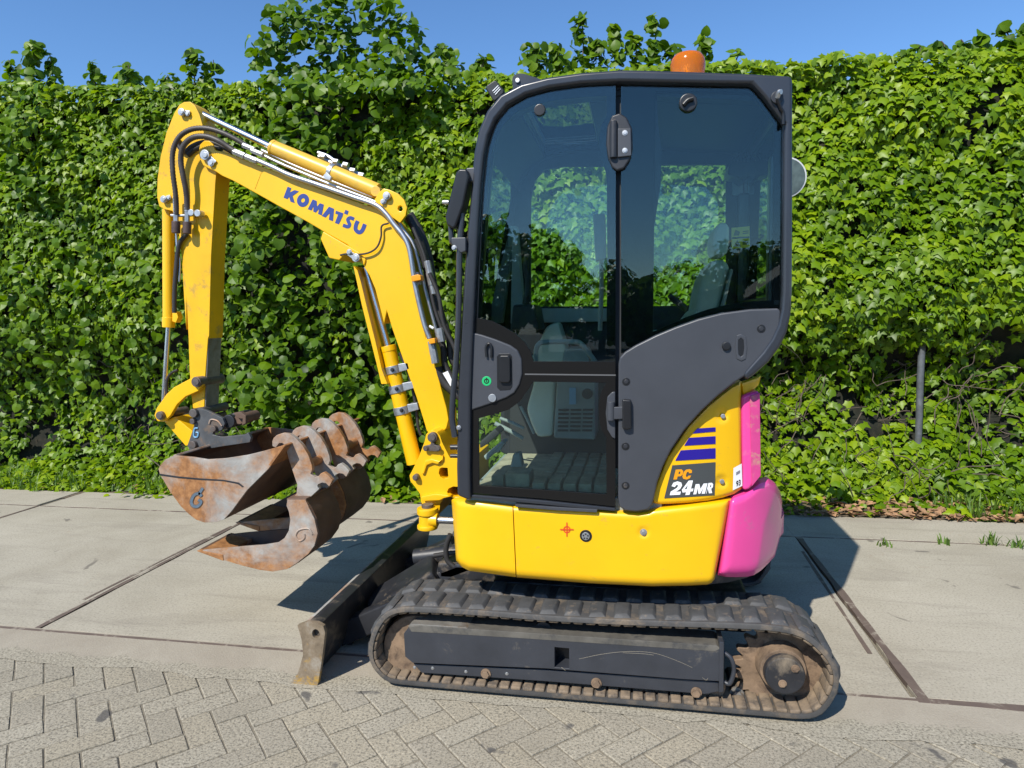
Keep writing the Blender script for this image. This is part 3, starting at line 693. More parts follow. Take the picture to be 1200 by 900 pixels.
# dry leaves along the bed edge on the right
V, F = [], []
for _ in range(700):
    x = random.uniform(.9, 3.0) if random.random() < .85 else random.uniform(-5.5, .7); w = random.random() ** 1.8; y = bed_edge(x) - .03 + .5 * w; z = random.uniform(.002, .02) + .03 * w; s_ = random.uniform(.014, .045); a = random.uniform(0, 6.28); b = len(V)
    e1 = Vector((math.cos(a), math.sin(a), random.uniform(-.5, .5))) * s_; e2 = Vector((-math.sin(a), math.cos(a), random.uniform(-.5, .5))) * s_ * .6; c = Vector((x, y, z + .4 * s_))
    V += [tuple(c - e1), tuple(c + e2 + Vector((0, 0, s_ * .3))), tuple(c + e1), tuple(c - e2 + Vector((0, 0, s_ * .2)))]; F += [(b, b + 1, b + 2), (b, b + 2, b + 3)]
me = bpy.data.meshes.new('leaf_litter'); me.from_pydata(V, [], F); me.materials.append(DRYL); o = place(bpy.data.objects.new('leaf_litter', me), None, Vector((0, 0, 0)))
props(o, 'dry brown leaves lying along the edge of the planting bed', 'leaf litter', None, 'stuff')
# weeds in the joint in front of the kerb (right) and a dry tuft on the left slab
for i, (px, py, h, n_, lab) in enumerate([(1040, 640, .07, 26, 'low weed tuft in the slab joint, leftmost of four at the right edge'), (1106, 638, .09, 18, 'thin small weed in the slab joint, second of four from the left'),
                                  (1160, 638, .13, 30, 'bushiest tall weed in the slab joint near the right edge'), (1189, 641, .12, 26, 'weed in the slab joint closest to the right edge of the photo')]):
    c = onz(px, py, 0); o = blades('weed', [(c.x + random.gauss(0, .02), c.y, 0, n_ // 4) for _ in range(3)], GRS, None, (h * .3, h * .72), .006); props(o, lab, 'weed', 'weeds growing in the slab joint')
c = onz(418, 590, 0)
fl = onz(1126, 607, 0); ivs = empty('ivy_sprig', (fl.x, fl.y, 0), 'single green ivy sprig lying out on the concrete kerb', 'ivy sprig')
lp = np.array([(fl.x + random.gauss(0, .035), fl.y + random.gauss(0, .03), .035 + random.uniform(0, .05)) for _ in range(9)])
single_leaves(lp, leaf_axes(np.tile([0, -.6, .8], (9, 1)), .4, .4, .4), rng.uniform(.07, .10, 9), IVY_S, IVY, ivs)
for (px, py, n_, rr, lab) in [(160, 586, 16, .10, 'torn ivy trailing over the kerb left of the bucket')]:
    c = onz(px, py, 0); q = np.array([(c.x + random.gauss(0, rr * 2.2), c.y + .12 + random.gauss(0, rr * .5), .01 + abs(random.gauss(0, .025))) for _ in range(n_)])
    props(leaf_mesh('trailing_ivy', q, leaf_axes(np.tile([0, -.4, .9], (n_, 1)), .4, .4, .5), rng.uniform(.04, .075, n_), rng.normal(.6, .15, n_), IVY_S, IVY, None), lab, 'ivy')
post = empty('metal_post', (1.98, 5.72, 0), 'grey galvanised pipe post standing in the ivy at the right', 'post')
pb = at(1071, 566, 5.72); pt = at(1079, 432, 5.72); POSTM = simple('galvanised_post', (.12, .13, .14), .55, .3, var=.3, vscale=14, dirt=(.10, .11, .08), dirt_amt=.3, dirt_scale=18)
tube('pipe', [Vector((pb.x, pb.y, -.02)), pb.lerp(pt, .4) + Vector((.012, 0, 0)), pt, pt + Vector((.01, 0, .35))], .025, POSTM, post, 14)

# ------------------------------------------------------------------ what stands behind the camera (mirrored in the cab glass)
WOODW = simple('brown_boards', (.085, .062, .05), .7, var=.25, vscale=3)
ROOFM = simple('roof_tiles', (.09, .06, .05), .7, var=.2)
shed = empty('garage', (7.3, -27, 0), 'brown gabled garage with a white door mirrored in the rear cab window', 'garage')
bm = bmesh.new(); prism_bm(bm, [(5.0, 0), (9.6, 0), (9.6, 2.3), (7.3, 4.0), (5.0, 2.3)], -31.0, -26.0, .0); fin('wall', bm, WOODW, shed)
bm = bmesh.new()
for sgn in (-1, 1):
    a = [(7.3, 4.04), (7.3 + sgn * 2.75, 2.00), (7.3 + sgn * 2.75, 2.14), (7.3, 4.18)]; prism_bm(bm, a, -31.3, -25.6, .0)
fin('roof', bm, ROOFM, shed); box('garage_door', (6.2, -25.99, .0), (8.2, -25.93, 1.75), WHITE, shed); box('door_beam', (5.9, -25.99, 1.95), (8.5, -25.9, 2.15), simple('pale_trim', (.5, .5, .48), .6), shed)
def far_tree(i, x, y, h, w, lab):
    t = empty('broadleaf_tree', (x, y, 0), lab, 'tree', 'trees behind the camera mirrored in the cab glass')
    bm = bmesh.new(); tube_bm(bm, [(x, y, -.03), (x + .1, y, h * .35), (x - .05, y + .1, h * .8)], [.16] * 4 + [.12] * 4 + [.06] * 6, 7, 4)
    for a in range(5): tube_bm(bm, [(x, y, h * .35), (x + math.cos(a * 1.26) * w * .3, y + math.sin(a * 1.26) * w * .3, h * .55), (x + math.cos(a * 1.26) * w * .6, y + math.sin(a * 1.26) * w * .6, h * .75)], .04, 5, 3)
    fin('trunk', bm, TWIG, t)
    blobs = [(x + random.gauss(0, w * .38), y + random.gauss(0, w * .3), h * random.uniform(.25, .92), random.uniform(.25, .42) * w) for _ in range(13)]
    q, nn_ = [], []
    for _ in range(1700):
        b = random.choice(blobs); v = Vector((random.gauss(0, 1), random.gauss(0, 1), random.gauss(0, 1))).normalized(); q.append(tuple(Vector(b[:3]) + v * b[3] * random.uniform(.6, 1.05))); nn_.append(tuple(v))
    q = np.array(q); q[:, 2] = np.maximum(q[:, 2], .1); leaf_mesh('crown', q, leaf_axes(np.array(nn_), .5, .5, .2), rng.uniform(.22, .42, len(q)), rng.normal(.35, .15, len(q)), RND_S, HAZ, t, None)
TW = ['tall dark tree mirrored left in the cab door glass', 'rounded dark tree mirrored beside the tall one in the door glass', 'low broad tree mirrored in the middle of the door glass', 'small dark tree mirrored by the cab pillar', 'low tree mirrored left of the garage in the rear window', 'dark tree mirrored behind the garage', 'tree mirrored right of the garage at the cab corner', 'bushy tree mirrored at the left rim of the door glass']
for i, (x, y, h, w) in enumerate([(-6.2, -24, 5.6, 2.8), (-4.0, -25, 5.2, 2.4), (-1.6, -27, 3.6, 3.0), (.9, -25, 3.4, 2.2), (3.2, -26, 3.7, 2.4), (7.4, -36, 5.2, 4.0), (11.3, -27, 4.6, 2.6), (-9.4, -25, 5.0, 3.0)]): far_tree(i, x, y, h, w, TW[i])

# ================================================================== the mini excavator
EX = empty('mini_excavator', (-.1, 3.27, 0), 'yellow mini excavator with dark grey cab and pink counterweight standing on rubber tracks', 'excavator')
YN, YF = 2.49, 2.79          # near track, near and far face
# ---- near rubber track
TRK = [(431, 770), (432, 752), (438.5, 734), (449, 719), (466, 711.5), (500, 712), (575, 716.5), (640, 722), (745, 727.5), (850, 730), (910, 733), (940, 739.5), (958, 751.5), (973, 767), (982, 782), (984.4, 797), (982, 812), (971, 831), (958, 842), (940, 848), (910, 849.5), (850, 845.5), (760, 838), (640, 828), (590, 823.5), (530, 818), (470, 811), (452, 800), (437, 785)]
def resample(pts, n):
    P_ = [Vector(p) for p in pts] + [Vector(pts[0])]; L_ = [0]
    for a, b in zip(P_, P_[1:]): L_.append(L_[-1] + (b - a).length)
    out = []; j = 0
    for i in range(n):
        s = L_[-1] * i / n
        while L_[j + 1] < s: j += 1
        out.append(P_[j].lerp(P_[j + 1], (s - L_[j]) / (L_[j + 1] - L_[j])))
    return out
loop = [Vector((x, max(z, .022), 0)) for x, z in xz(TRK, YN)]
loop = [Vector((p[0], p[1], 0)) for p in smooth_ring([(p.x, p.y) for p in loop], 2)]
NP = 42; PATH = resample(loop, NP * 4)
cxm = sum((p.x for p in PATH)) / len(PATH)
def path_frame(i):
    p = PATH[i % len(PATH)]; d = (PATH[(i + 2) % len(PATH)] - PATH[i - 2]).normalized(); n_ = Vector((-d.y, d.x, 0))
    c = Vector((cxm, .17, 0))
    core = Vector((min(max(p.x, cxm - .55), cxm + .55), .17, 0))
    if n_.dot(p - core) < 0: n_ = -n_
    return p, d, n_
def build_track(parent, dy, detail):
    th = .019; bm = bmesh.new(); R_ = []
    for i in range(len(PATH)):
        p, d, n_ = path_frame(i); q = p - n_ * th; e = p - n_ * .006; ys = (YN, YN + .004, YF - .004, YF)
        R_.append([bm.verts.new((e.x, ys[0] + dy, e.y)), bm.verts.new((p.x, ys[1] + dy, p.y)), bm.verts.new((p.x, ys[2] + dy, p.y)), bm.verts.new((e.x, ys[3] + dy, e.y)), bm.verts.new((q.x, ys[3] + dy, q.y)), bm.verts.new((q.x, ys[0] + dy, q.y))])
    for i in range(len(R_)):
        a, b = R_[i], R_[(i + 1) % len(R_)]
        for j in range(6): bm.faces.new((a[j], a[(j + 1) % 6], b[(j + 1) % 6], b[j]))
    belt = fin('track_belt', bm, RUBBER, parent)
    def lug_mesh(w):
        b = bmesh.new(); h = .013; lo = [(-.034, -w), (.036, -w + .006), (.038, w), (-.036, w)]; hi = [(-.023, -w + .014), (.019, -w + .024), (.028, w - .008), (-.021, w - .008)]
        f = [b.verts.new((x, y, -.002)) for x, y in lo]; k_ = [b.verts.new((x, y, h)) for x, y in hi]
        b.faces.new(f[::-1]); b.faces.new(k_)
        for i in range(4): b.faces.new((f[i], f[(i + 1) % 4], k_[(i + 1) % 4], k_[i]))
        bmesh.ops.recalc_face_normals(b, faces=b.faces[:]); do_bevel(b, .0035, 2); b.normal_update()
        for f_ in b.faces: f_.smooth = True
        me = bpy.data.meshes.new('lug'); b.to_mesh(me); b.free(); me.materials.append(LUGR); return me
    LM = [lug_mesh(.066), lug_mesh(.064)]
    def put(me, name, i, y, flip=1, out=0.0):
        p, d, n_ = path_frame(i); X = Vector((d.x, 0, d.y)) * flip; Z = Vector((n_.x, 0, n_.y)); Yv = Z.cross(X); c = p + n_ * out
        return me, name, Matrix(((X.x, Yv.x, Z.x), (X.y, Yv.y, Z.y), (X.z, Yv.z, Z.z))), Vector((c.x, y + dy, c.y))
    items = []
    for k_ in range(NP):
        items.append(put(LM[0], 'lug', 4 * k_, YN + .076)); items.append(put(LM[1], 'lug', 4 * k_ + 2, YF - .074, -1))
    b = bmesh.new(); box_bm(b, (-.0195, -.1475, -.010), (.0195, .142, .004), .005, 2)
    for v in b.verts: v.co.z += .006 * math.cos(v.co.x * 60) * (1 if v.co.z < -.005 else 0) * -.6
    b.normal_update()
    for f_ in b.faces: f_.smooth = True
    RB = bpy.data.meshes.new('rib'); b.to_mesh(RB); b.free(); RB.materials.append(RIBM)
    for k_ in range(NP * 2): items.append(put(RB, 'rib', 2 * k_ + 1, (YN + YF) / 2 + .004, 1, -th))
    if detail:
        for me, name, m, c in items:
            o = bpy.data.objects.new(name, me); place(o, belt, c); o.rotation_euler = m.to_euler()
    else:
        bm = bmesh.new()
        for me, name, m, c in items:
            if name != 'lug': continue
            t = me.copy(); t.transform(Matrix.Translation(c) @ m.to_4x4()); bm.from_mesh(t); bpy.data.meshes.remove(t)
        fin('lug_row', bm, LUGR, belt)['kind'] = 'stuff'
    return belt
build_track(EX, 0, True); build_track(EX, 1.25, False)
# ---- track frame, rollers, idler and sprocket
for dy in (0.0, 1.25):
    fr_pts = [(473.5, 742), (479, 735), (492, 733), (840, 756.5), (845.5, 760), (845, 798), (800, 795.5), (640, 783), (484, 776.5), (475, 769)]
    bm = bmesh.new()
    ring = xz(fr_pts, 2.50)
    if dy == 0: prism_bm(bm, ring, 2.497, 2.62, .006, [xz([(650, 758), (667, 759.5), (667, 783), (650, 781.5)], 2.50)])
    else: prism_bm(bm, ring, 2.497 + dy, 2.62 + dy, .006)
    tf = fin('track_frame', bm, TRKFR, EX)
    bm = bmesh.new(); prism_bm(bm, xz([(484, 777.5), (640, 784.5), (842, 799), (844, 810), (826, 813.5), (790, 810.5), (640, 798.5), (494, 788.5)], 2.515), 2.512 + dy, 2.60 + dy, .005); fin('frame_flange', bm, TRKFR, tf)
    if dy == 0:
        bm = bmesh.new(); prism_bm(bm, xz([(843, 752), (848.5, 753), (848, 811), (842.5, 812)], 2.493), 2.493, 2.60, .003); fin('end_plate', bm, TRKFR, tf)
        box_o = box('slot_back', (at(648, 770, 2.53).x, 2.575, at(650, 783, 2.53).z), (at(669, 770, 2.53).x, 2.585, at(650, 757, 2.53).z), BLK, tf)
        tube('tow_loop', [at(848, 764, 2.52), at(857, 772, 2.51), at(860, 786, 2.51), at(855, 801, 2.51), at(847, 798, 2.52)], .0085, TRKFR, tf, 8)
        for (px, py) in ((699, 800), (816, 811), (569.5, 789)): bolt(px, py, 4.6, 2.512, RUST, tf, h=.016)
        for (px, py) in ((486, 782), (507, 783), (546, 787), (594, 789.5)): bolt(px, py, 1.6, 2.512, SILV, tf, 'rivet', .004)
        bm = bmesh.new(); prism_bm(bm, xz([(479, 735.2), (492, 733.2), (840, 756.7), (845, 760), (838, 763.5), (600, 747.5), (482, 740.5)], 2.4955), 2.4955, 2.615, .002); fin('frame_lip', bm, simple('dusty_lip', (.10, .092, .078), .6, var=.3, vscale=12, dirt=(.03, .032, .036), dirt_amt=.3, dirt_scale=9), tf)
        SCR = simple('scratch_metal', (.34, .29, .20), .6)
        for q in ([(130, 607), (210, 590), (300, 579), (390, 580), (450, 592), (520, 618), (571, 641)], [(300, 583), (380, 587), (420, 592)], [(610, 680), (625, 690), (632, 682)], [(60, 640), (75, 652)]): tube('scratch', pts3(Fz(q), 2.4975), .0008, SCR, tf, 5)
        # a worn plate on the front top of the frame
        bm = bmesh.new(); prism_bm(bm, xz([(478, 734.5), (482, 731), (545, 735), (552, 738.5), (548, 740)], 2.50), 2.499, 2.61, .002); fin('wear_strip', bm, WEAR, tf)
    # rollers
    for px in (520, 600, 680, 760, 830):
        c = at(px, 800 + (px - 600) * .09, 2.64); cyl('roller', (c.x, 2.56 + dy, .085), (c.x, 2.73 + dy, .085), .055, RUST, EX)
    c = at(489, 765, 2.56); cyl('idler_wheel', (c.x, 2.56 + dy, c.z + .01), (c.x, 2.72 + dy, c.z + .01), .150, RUST, EX, n=36, bev=.012)
    c = at(640, 745, 2.64); cyl('carrier_roller', (c.x, 2.56 + dy, .262), (c.x, 2.72 + dy, .262), .035, STEELK, EX)
    # sprocket with teeth
    c = at(919, 789, 2.60); ring = []
    for i in range(84):
        a = 2 * math.pi * i / 84; ph = i % 4; r = (.188, .188, .160, .160)[ph] if ph < 2 else .158
        ring.append((c.x + r * math.cos(a), c.z + .01 + r * math.sin(a)))
    bm = bmesh.new(); prism_bm(bm, ring, 2.60 + dy, 2.635 + dy, .003, seg=1); sp = fin('sprocket', bm, RUST, EX)
    if dy == 0:
        h = at(919, 789, 2.52)
        bm = bmesh.new(); cyl_bm(bm, (h.x, 2.535, h.z), (h.x, 2.66, h.z), .083, .098, 32, .006); fin('hub_ring', bm, RUST, sp)
        bm = bmesh.new(); cyl_bm(bm, (h.x, 2.502, h.z - .002), (h.x, 2.54, h.z - .002), .071, .074, 32, .007); mt = fin('travel_motor_cover', bm, STEELK, sp)
        for (px, py) in ((932, 783.5), (917, 801)): bolt(px, py, 3.4, 2.502, RUST, sp, 'plug', .010)
        for (px, py) in ((892, 770), (890, 777), (891, 785), (939.5, 781)): bolt(px, py, 2.0, 2.60, RUST, sp, h=.01)
        bolt(863, 812, 6, 2.60, WEAR, sp, 'grease_valve', .03)
# centre frame and swing bearing
box('centre_frame', (-.62, 2.80, .19), (.46, 3.73, .36), STEELK, EX, .02)
cyl('swing_bearing', (-.10, 3.27, .35), (-.10, 3.27, .47), .36, STEELK, EX, n=40)
box('frame_cross_plate', (-.95, 3.06, .24), (-.55, 3.48, .33), STEELK, EX, .02)
# ---- dozer blade
YB = 2.47
bl = prism('dozer_blade', [Ez([p])[0] for p in ((126, 470), (146, 466), (178, 480), (176, 560), (160, 650), (140, 700), (84, 712), (112, 652), (124, 590), (122, 520))], 2.492, 4.03, STEELK, EX, .006, ref=2.48)
bm = bmesh.new(); prism_bm(bm, xz([Ez([p])[0] for p in ((95, 476), (128, 464), (172, 467), (196, 480), (203, 505), (192, 600), (178, 690), (172, 716), (70, 716), (66, 708), (98, 660), (117, 592), (112, 535))], YB), YB, YB + .02, .003, [[(at(*Ez([(167, 509)])[0], YB).x + .017 * math.cos(a * .5236), at(*Ez([(167, 509)])[0], YB).z + .020 * math.sin(a * .5236)) for a in range(12)]]); fin('end_plate', bm, BLADEE, bl)
bm = bmesh.new(); prism_bm(bm, xz([Ez([p])[0] for p in ((122, 466), (150, 463), (152, 470), (124, 474))], 2.492), 2.493, 4.02, .002); fin('wear_edge', bm, BLADEM, bl)
bm = bmesh.new(); prism_bm(bm, xz([Ez([p])[0] for p in ((70, 704), (150, 706), (165, 716), (66, 717))], 2.492), 2.493, 4.02, .002); fin('cutting_edge', bm, BLADEM, bl)
def beam(name, p0, p1, w, h, mat, parent, bev=.008):
    p0, p1 = Vector(p0), Vector(p1); d = (p1 - p0); s = Vector((0, 0, 1)).cross(d).normalized(); t = d.normalized().cross(s); bm = bmesh.new()
    q = [[bm.verts.new(p + s * a * w / 2 + t * b * h / 2) for a, b in ((-1, -1), (1, -1), (1, 1), (-1, 1))] for p in (p0, p1)]
    for i in range(4): bm.faces.new((q[0][i], q[0][(i + 1) % 4], q[1][(i + 1) % 4], q[1][i]))
    bm.faces.new(q[0][::-1]); bm.faces.new(q[1]); bmesh.ops.recalc_face_normals(bm, faces=bm.faces[:]); do_bevel(bm, bev, 2); return fin(name, bm, mat, parent)
for dy in (0.0, .80):
    p0, p1 = at(384, 748, 2.84), at(452, 712, 2.84); beam('push_arm', p0 + Vector((0, dy, 0)), p1 + Vector((.12, dy, .03)), .09, .105, STEELK, bl, .012)
    beam('gusset', p0 + Vector((-.02, dy, -.09)), p0 + Vector((.10, dy, .02)), .03, .09, STEELK, bl)
beam('blade_frame', at(436, 714, 3.02), at(512, 668, 3.12), .26, .10, STEELK, bl, .02)
beam('cylinder_cover', at(487, 681, 3.16), at(556, 655, 3.16), .20, .05, TRKFR, bl); cyl('blade_cylinder', (-1.13, 3.27, .27), (-.5, 3.27, .37), .045, STEELK, bl)
beam('frame_tongue', at(470, 700, 3.1), at(560, 690, 3.1), .40, .10, STEELK, bl, .02)
tube('blade_hose', [(-.98, 3.12, .34), (-.85, 3.10, .37), (-.72, 3.14, .36), (-.55, 3.18, .38)], .012, HOSE, bl, 8)

# ---- revolving frame: plan outline of the house
def plan(X, Y):
    n_ = 3.0; a, m = (.635, n_) if X > 0 else (.80, 16.0)
    return abs(X / a) ** m + abs((3.27 - Y) / .755) ** n_ - 1
def hit(px, py, off=0.0):
    """where the sight line meets the rounded side of the house"""
    d = _ray(px, py); d = d / d.y; best, bt = 9, 3.2; t = 2.4; prev = None
    while t < 3.4:
        p = CAMP + d * t; f = plan(p.x, p.y)
        if f < best: best, bt = f, t
        if f <= 0:
            lo, hi = t - .01, t
            for _ in range(18):
                m = (lo + hi) / 2; p = CAMP + d * m
                if plan(p.x, p.y) > 0: lo = m
                else: hi = m
            bt = hi; break
        t += .01
    return CAMP + d * (bt + off)
def lerp_pl(pl, n):
    L_ = [0]
    for a, b in zip(pl, pl[1:]): L_.append(L_[-1] + math.dist(a, b))
    out = []; j = 0
    for i in range(n + 1):
        s = L_[-1] * i / n
        while j < len(pl) - 2 and L_[j + 1] < s: j += 1
        t = (s - L_[j]) / max(1e-9, L_[j + 1] - L_[j]); out.append((pl[j][0] + (pl[j + 1][0] - pl[j][0]) * t, pl[j][1] + (pl[j + 1][1] - pl[j][1]) * t))
    return out
def shell(name, top, bot, nu, nv, mat, parent, rnd=.02, side=(True, True), off=0.0, thick=.02, dent=None, extra=None):
    """body panel over the rounded side, between a top and a bottom edge; its borders roll inwards"""
    T_, B_ = lerp_pl(top, nu), lerp_pl(bot, nu); bm = bmesh.new(); g = []
    for i in range(nu + 1):
        col = []
        for j in range(nv + 1):
            v = j / nv; px, py = T_[i][0] + (B_[i][0] - T_[i][0]) * v, T_[i][1] + (B_[i][1] - T_[i][1]) * v
            hh = math.dist(T_[i], B_[i]) * .0032; ev = min(v, 1 - v) * hh; e = ev
            L_ = sum(math.dist(a, b) for a, b in zip(T_, T_[1:])) * .0032
            if side[0]: e = min(e, i / nu * L_)
            if side[1]: e = min(e, (1 - i / nu) * L_)
            o_ = 0 if e >= rnd else rnd - math.sqrt(max(0, rnd * rnd - (rnd - e) ** 2))
            if dent: o_ += dent(px, py)
            col.append(hit(px, py, off + o_))
        g.append(col)
    if extra:
        for e_ in extra(g[-1]): g.append(e_)
    vs = [[bm.verts.new(p) for p in c] for c in g]
    for a, b in zip(vs, vs[1:]):
        for j in range(nv): bm.faces.new((a[j], a[j + 1], b[j + 1], b[j]))
    bm.normal_update(); sgn = 1
    f0 = bm.faces[:][len(bm.faces) // 3]
    if f0.normal.dot(CAMP - f0.calc_center_median()) < 0: bmesh.ops.reverse_faces(bm, faces=bm.faces[:]); bm.normal_update()
    nrm_ = {v: v.normal.copy() for v in bm.verts}; n0 = list(bm.verts)
    bound = [e for e in bm.edges if len(e.link_faces) == 1]
    back = {v: bm.verts.new(v.co + Vector((-.0 * v.co.x, thick, 0))) for v in {v for e in bound for v in e.verts}}
    for e in bound: bm.faces.new((e.verts[0], e.verts[1], back[e.verts[1]], back[e.verts[0]]))
    return fin(name, bm, mat, parent, 40)
def dimple(lst):
    def f(px, py):
        o_ = 0
        for cx, cy, r, d in lst:
            q = math.hypot(px - cx, py - cy) / r
            if q < 1: o_ += d * (1 - q * q) ** 1.5
        return o_
    return f
# front skirt panel, long skirt panel, with the joint between them
sk1_t = D([(76, 616), (84, 612), (150, 616), (262, 630)]); sk1_b = D([(90, 800), (104, 818), (130, 832), (272, 851)])
shell('skirt_panel', sk1_t, sk1_b, 26, 26, YEL, EX, .030, (True, False))
sk2_t = D([(265, 630), (400, 636), (560, 646), (650, 650), (680, 646), (694, 640), (800, 628), (930, 611)]); sk2_b = D([(275, 852), (400, 862), (500, 870), (690, 879), (800, 877), (860, 874), (872, 868), (880, 858)])
sk2 = shell('skirt_panel', sk2_t, sk2_b, 90, 44, YEL, EX, .030, (False, True), dent=dimple([(663 * .3833 + 500, 350 + 714 * .3833, 8, .008)]))
# inner house bottom
bm = bmesh.new(); ring = []
for i in range(48):
    a = 2 * math.pi * i / 48; c_, s_ = math.cos(a), math.sin(a); r = 1.0
    lo_, hi_ = 0, 2
    for _ in range(30):
        m = (lo_ + hi_) / 2
        if plan(m * c_, 3.27 + m * s_) < 0: lo_ = m
        else: hi_ = m
    ring.append((lo_ * (.94 if c_ < 0 else .90) * c_, 3.27 + lo_ * .93 * s_))
f = [bm.verts.new((x, y, .475)) for x, y in ring]; k_ = [bm.verts.new((x, y, .72)) for x, y in ring]; bm.faces.new(f[::-1]); bm.faces.new(k_)
for i in range(48): bm.faces.new((f[i], f[(i + 1) % 48], k_[(i + 1) % 48], k_[i]))
fin('revolving_frame', bm, STEELK, EX)
box('engine_housing', (-.30, 3.42, .72), (.46, 3.92, 1.02), YEL, EX, .06, 3)
# far and front walls of the skirt (seen only from the side)
box('skirt_panel', (-.715, 3.0, .50), (-.70, 3.95, .70), YEL, EX, .006)
# ---- pink counterweight: the rear of the plan outline, carried on round to the far side
cw_t = Mz([(44, 560), (60, 541), (100, 527), (128, 508), (150, 490), (180, 482), (206, 500), (222, 526), (230, 560)]); cw_b = Mz([(4, 822), (30, 828), (70, 829), (110, 827), (130, 822), (155, 806), (180, 782), (204, 756), (222, 690)])
def cw_extra(last):
    zt, zb = last[0].z, last[-1].z; z1, z2 = .80, .55; out = []
    p0 = last[len(last) // 2]; a0 = math.atan2(p0.y - 3.27, p0.x)
    for i in range(1, 19):
        a = a0 + (math.radians(78) - a0) * i / 18; lo_, hi_ = 0, 2
        for _ in range(28):
            m = (lo_ + hi_) / 2
            if plan(m * math.cos(a), 3.27 + m * math.sin(a)) < 0: lo_ = m
            else: hi_ = m
        nv = len(last) - 1
        out.append([Vector((lo_ * math.cos(a) * (1 - .10 * (1 - j / nv) ** 2 * 2 * (j < nv / 2) - .05 * (j == nv)), 3.27 + lo_ * math.sin(a), last[j].z * (1 - min(1, max(0, i - 5) / 9)) + (z1 + (z2 - z1) * j / nv) * min(1, max(0, i - 5) / 9))) for j in range(nv + 1)])
    return out
cw = shell('counterweight', cw_t, cw_b, 44, 30, PINK, EX, .045, (True, False), off=-.012, extra=cw_extra, thick=.03, dent=lambda px, py: max(0.0, px - float(np.interp(py, [560, 580, 613, 653, 680], [912, 908, 896, 890, 886]))) * .0034)
bm = bmesh.new(); r_ = [(x * .93 + .0, 3.27 + (y - 3.27) * .93) for x, y in ring]; f = [bm.verts.new((x, y, .72)) for x, y in r_ if x > .05]; k_ = [bm.verts.new((x, y, .82)) for x, y in r_ if x > .05]
bm.faces.new(f[::-1]); bm.faces.new(k_)
for i in range(len(f)): bm.faces.new((f[i], f[(i + 1) % len(f)], k_[(i + 1) % len(f)], k_[i]))
fin('counterweight_cover', bm, PINK, cw)
# pink rear hood above it
hood = prism('engine_hood', [(868, 464), (874, 461), (889, 457), (891.5, 556), (878, 573), (869.5, 574)], 2.585, 3.72, PINK, EX, .028, seg=3, ref=2.60)
prism('hood_grille', [(877.5, 463.5), (889.5, 459.5), (890.6, 556), (880, 569)], 2.580, 2.592, PINKD, hood, .003, ref=2.60)
# yellow side panel with the decals
sp_t = D([(691, 606), (697, 585), (706, 555), (735, 482), (800, 388), (860, 325), (905, 288), (935, 265), (962, 252)]); sp_b = D([(692, 621), (697, 626), (715, 628), (745, 627), (800, 624), (860, 617), (905, 608), (940, 597), (964, 580)])
shell('side_panel', sp_t, sp_b, 60, 44, YEL, EX, .014, (True, True), off=.012, dent=dimple([(500 + 903 * .3833, 350 + 357 * .3833, 9, .012), (500 + 901 * .3833, 350 + 558 * .3833, 9, .012)]))
shell('corner_cap', D([(958, 256), (1000, 243), (1022, 236)]), D([(966, 298), (990, 288), (1016, 262)]), 12, 8, YEL, EX, .012, off=.02)
# decals: flat print on the panels
def on_panel(name, quads, mat, parent, off):
    bm = bmesh.new()
    for q in quads:
        n_ = 8; (a, b, c, d) = q; g = [[bm.verts.new(hit(*(tuple((a[k_] * (1 - u) + b[k_] * u) * (1 - v) + (d[k_] * (1 - u) + c[k_] * u) * v for k_ in (0, 1))), off)) for u in [i / n_ for i in range(n_ + 1)]] for v in [0, .5, 1]]
        for r0, r1 in zip(g, g[1:]):
            for i in range(n_): bm.faces.new((r0[i], r0[i + 1], r1[i + 1], r1[i]))
    return fin(name, bm, mat, parent, normals=True)
for q in ([(625, 142), (762, 133), (762, 165), (590, 180)], [(562, 212), (762, 200), (762, 258), (525, 272)], [(500, 307), (762, 290), (762, 368), (458, 385)]): on_panel('stripe', [N(q)], NAVY, EX, .0095)
on_panel('model_plate', [N([(436, 420), (762, 396), (755, 645), (375, 668)])], DECAL, EX, .0095)
def text_mesh(s, bold=.03, shear=0.0):
    cu = bpy.data.curves.new('lettering', 'FONT'); cu.body = s; cu.size = 1.0; cu.offset = bold; cu.shear = shear; cu.resolution_u = 4
    o = bpy.data.objects.new('lettering', cu); COL.objects.link(o); bpy.context.view_layer.update(); dg = bpy.context.evaluated_depsgraph_get()
    me = bpy.data.meshes.new_from_object(o.evaluated_get(dg)); bpy.data.objects.remove(o); bpy.data.curves.remove(cu); return me
def text_px(name, s, o, ex, ey, proj, mat, parent, bold=.03, shear=0., fitbox=None):
    """lettering laid on a surface; o origin, ex / ey the width and height of the whole word"""
    me = text_mesh(s, bold, shear); xs = [v.co.x for v in me.vertices]; ys = [v.co.y for v in me.vertices]; x0, x1, y0, y1 = min(xs), max(xs), min(ys), max(ys); bm = bmesh.new(); bm.from_mesh(me); bpy.data.meshes.remove(me)
    for v in bm.verts:
        u, w = (v.co.x - x0) / (x1 - x0), (v.co.y - y0) / (y1 - y0); v.co = proj(o[0] + ex[0] * u + ey[0] * w, o[1] + ex[1] * u + ey[1] * w)
    bm.normal_update()
    if bm.faces and sum(f.normal.y * f.calc_area() for f in bm.faces) > 0: bmesh.ops.reverse_faces(bm, faces=bm.faces[:])
    return fin(name, bm, mat, parent, normals=False)
pj = lambda px, py: hit(px, py, .0080)
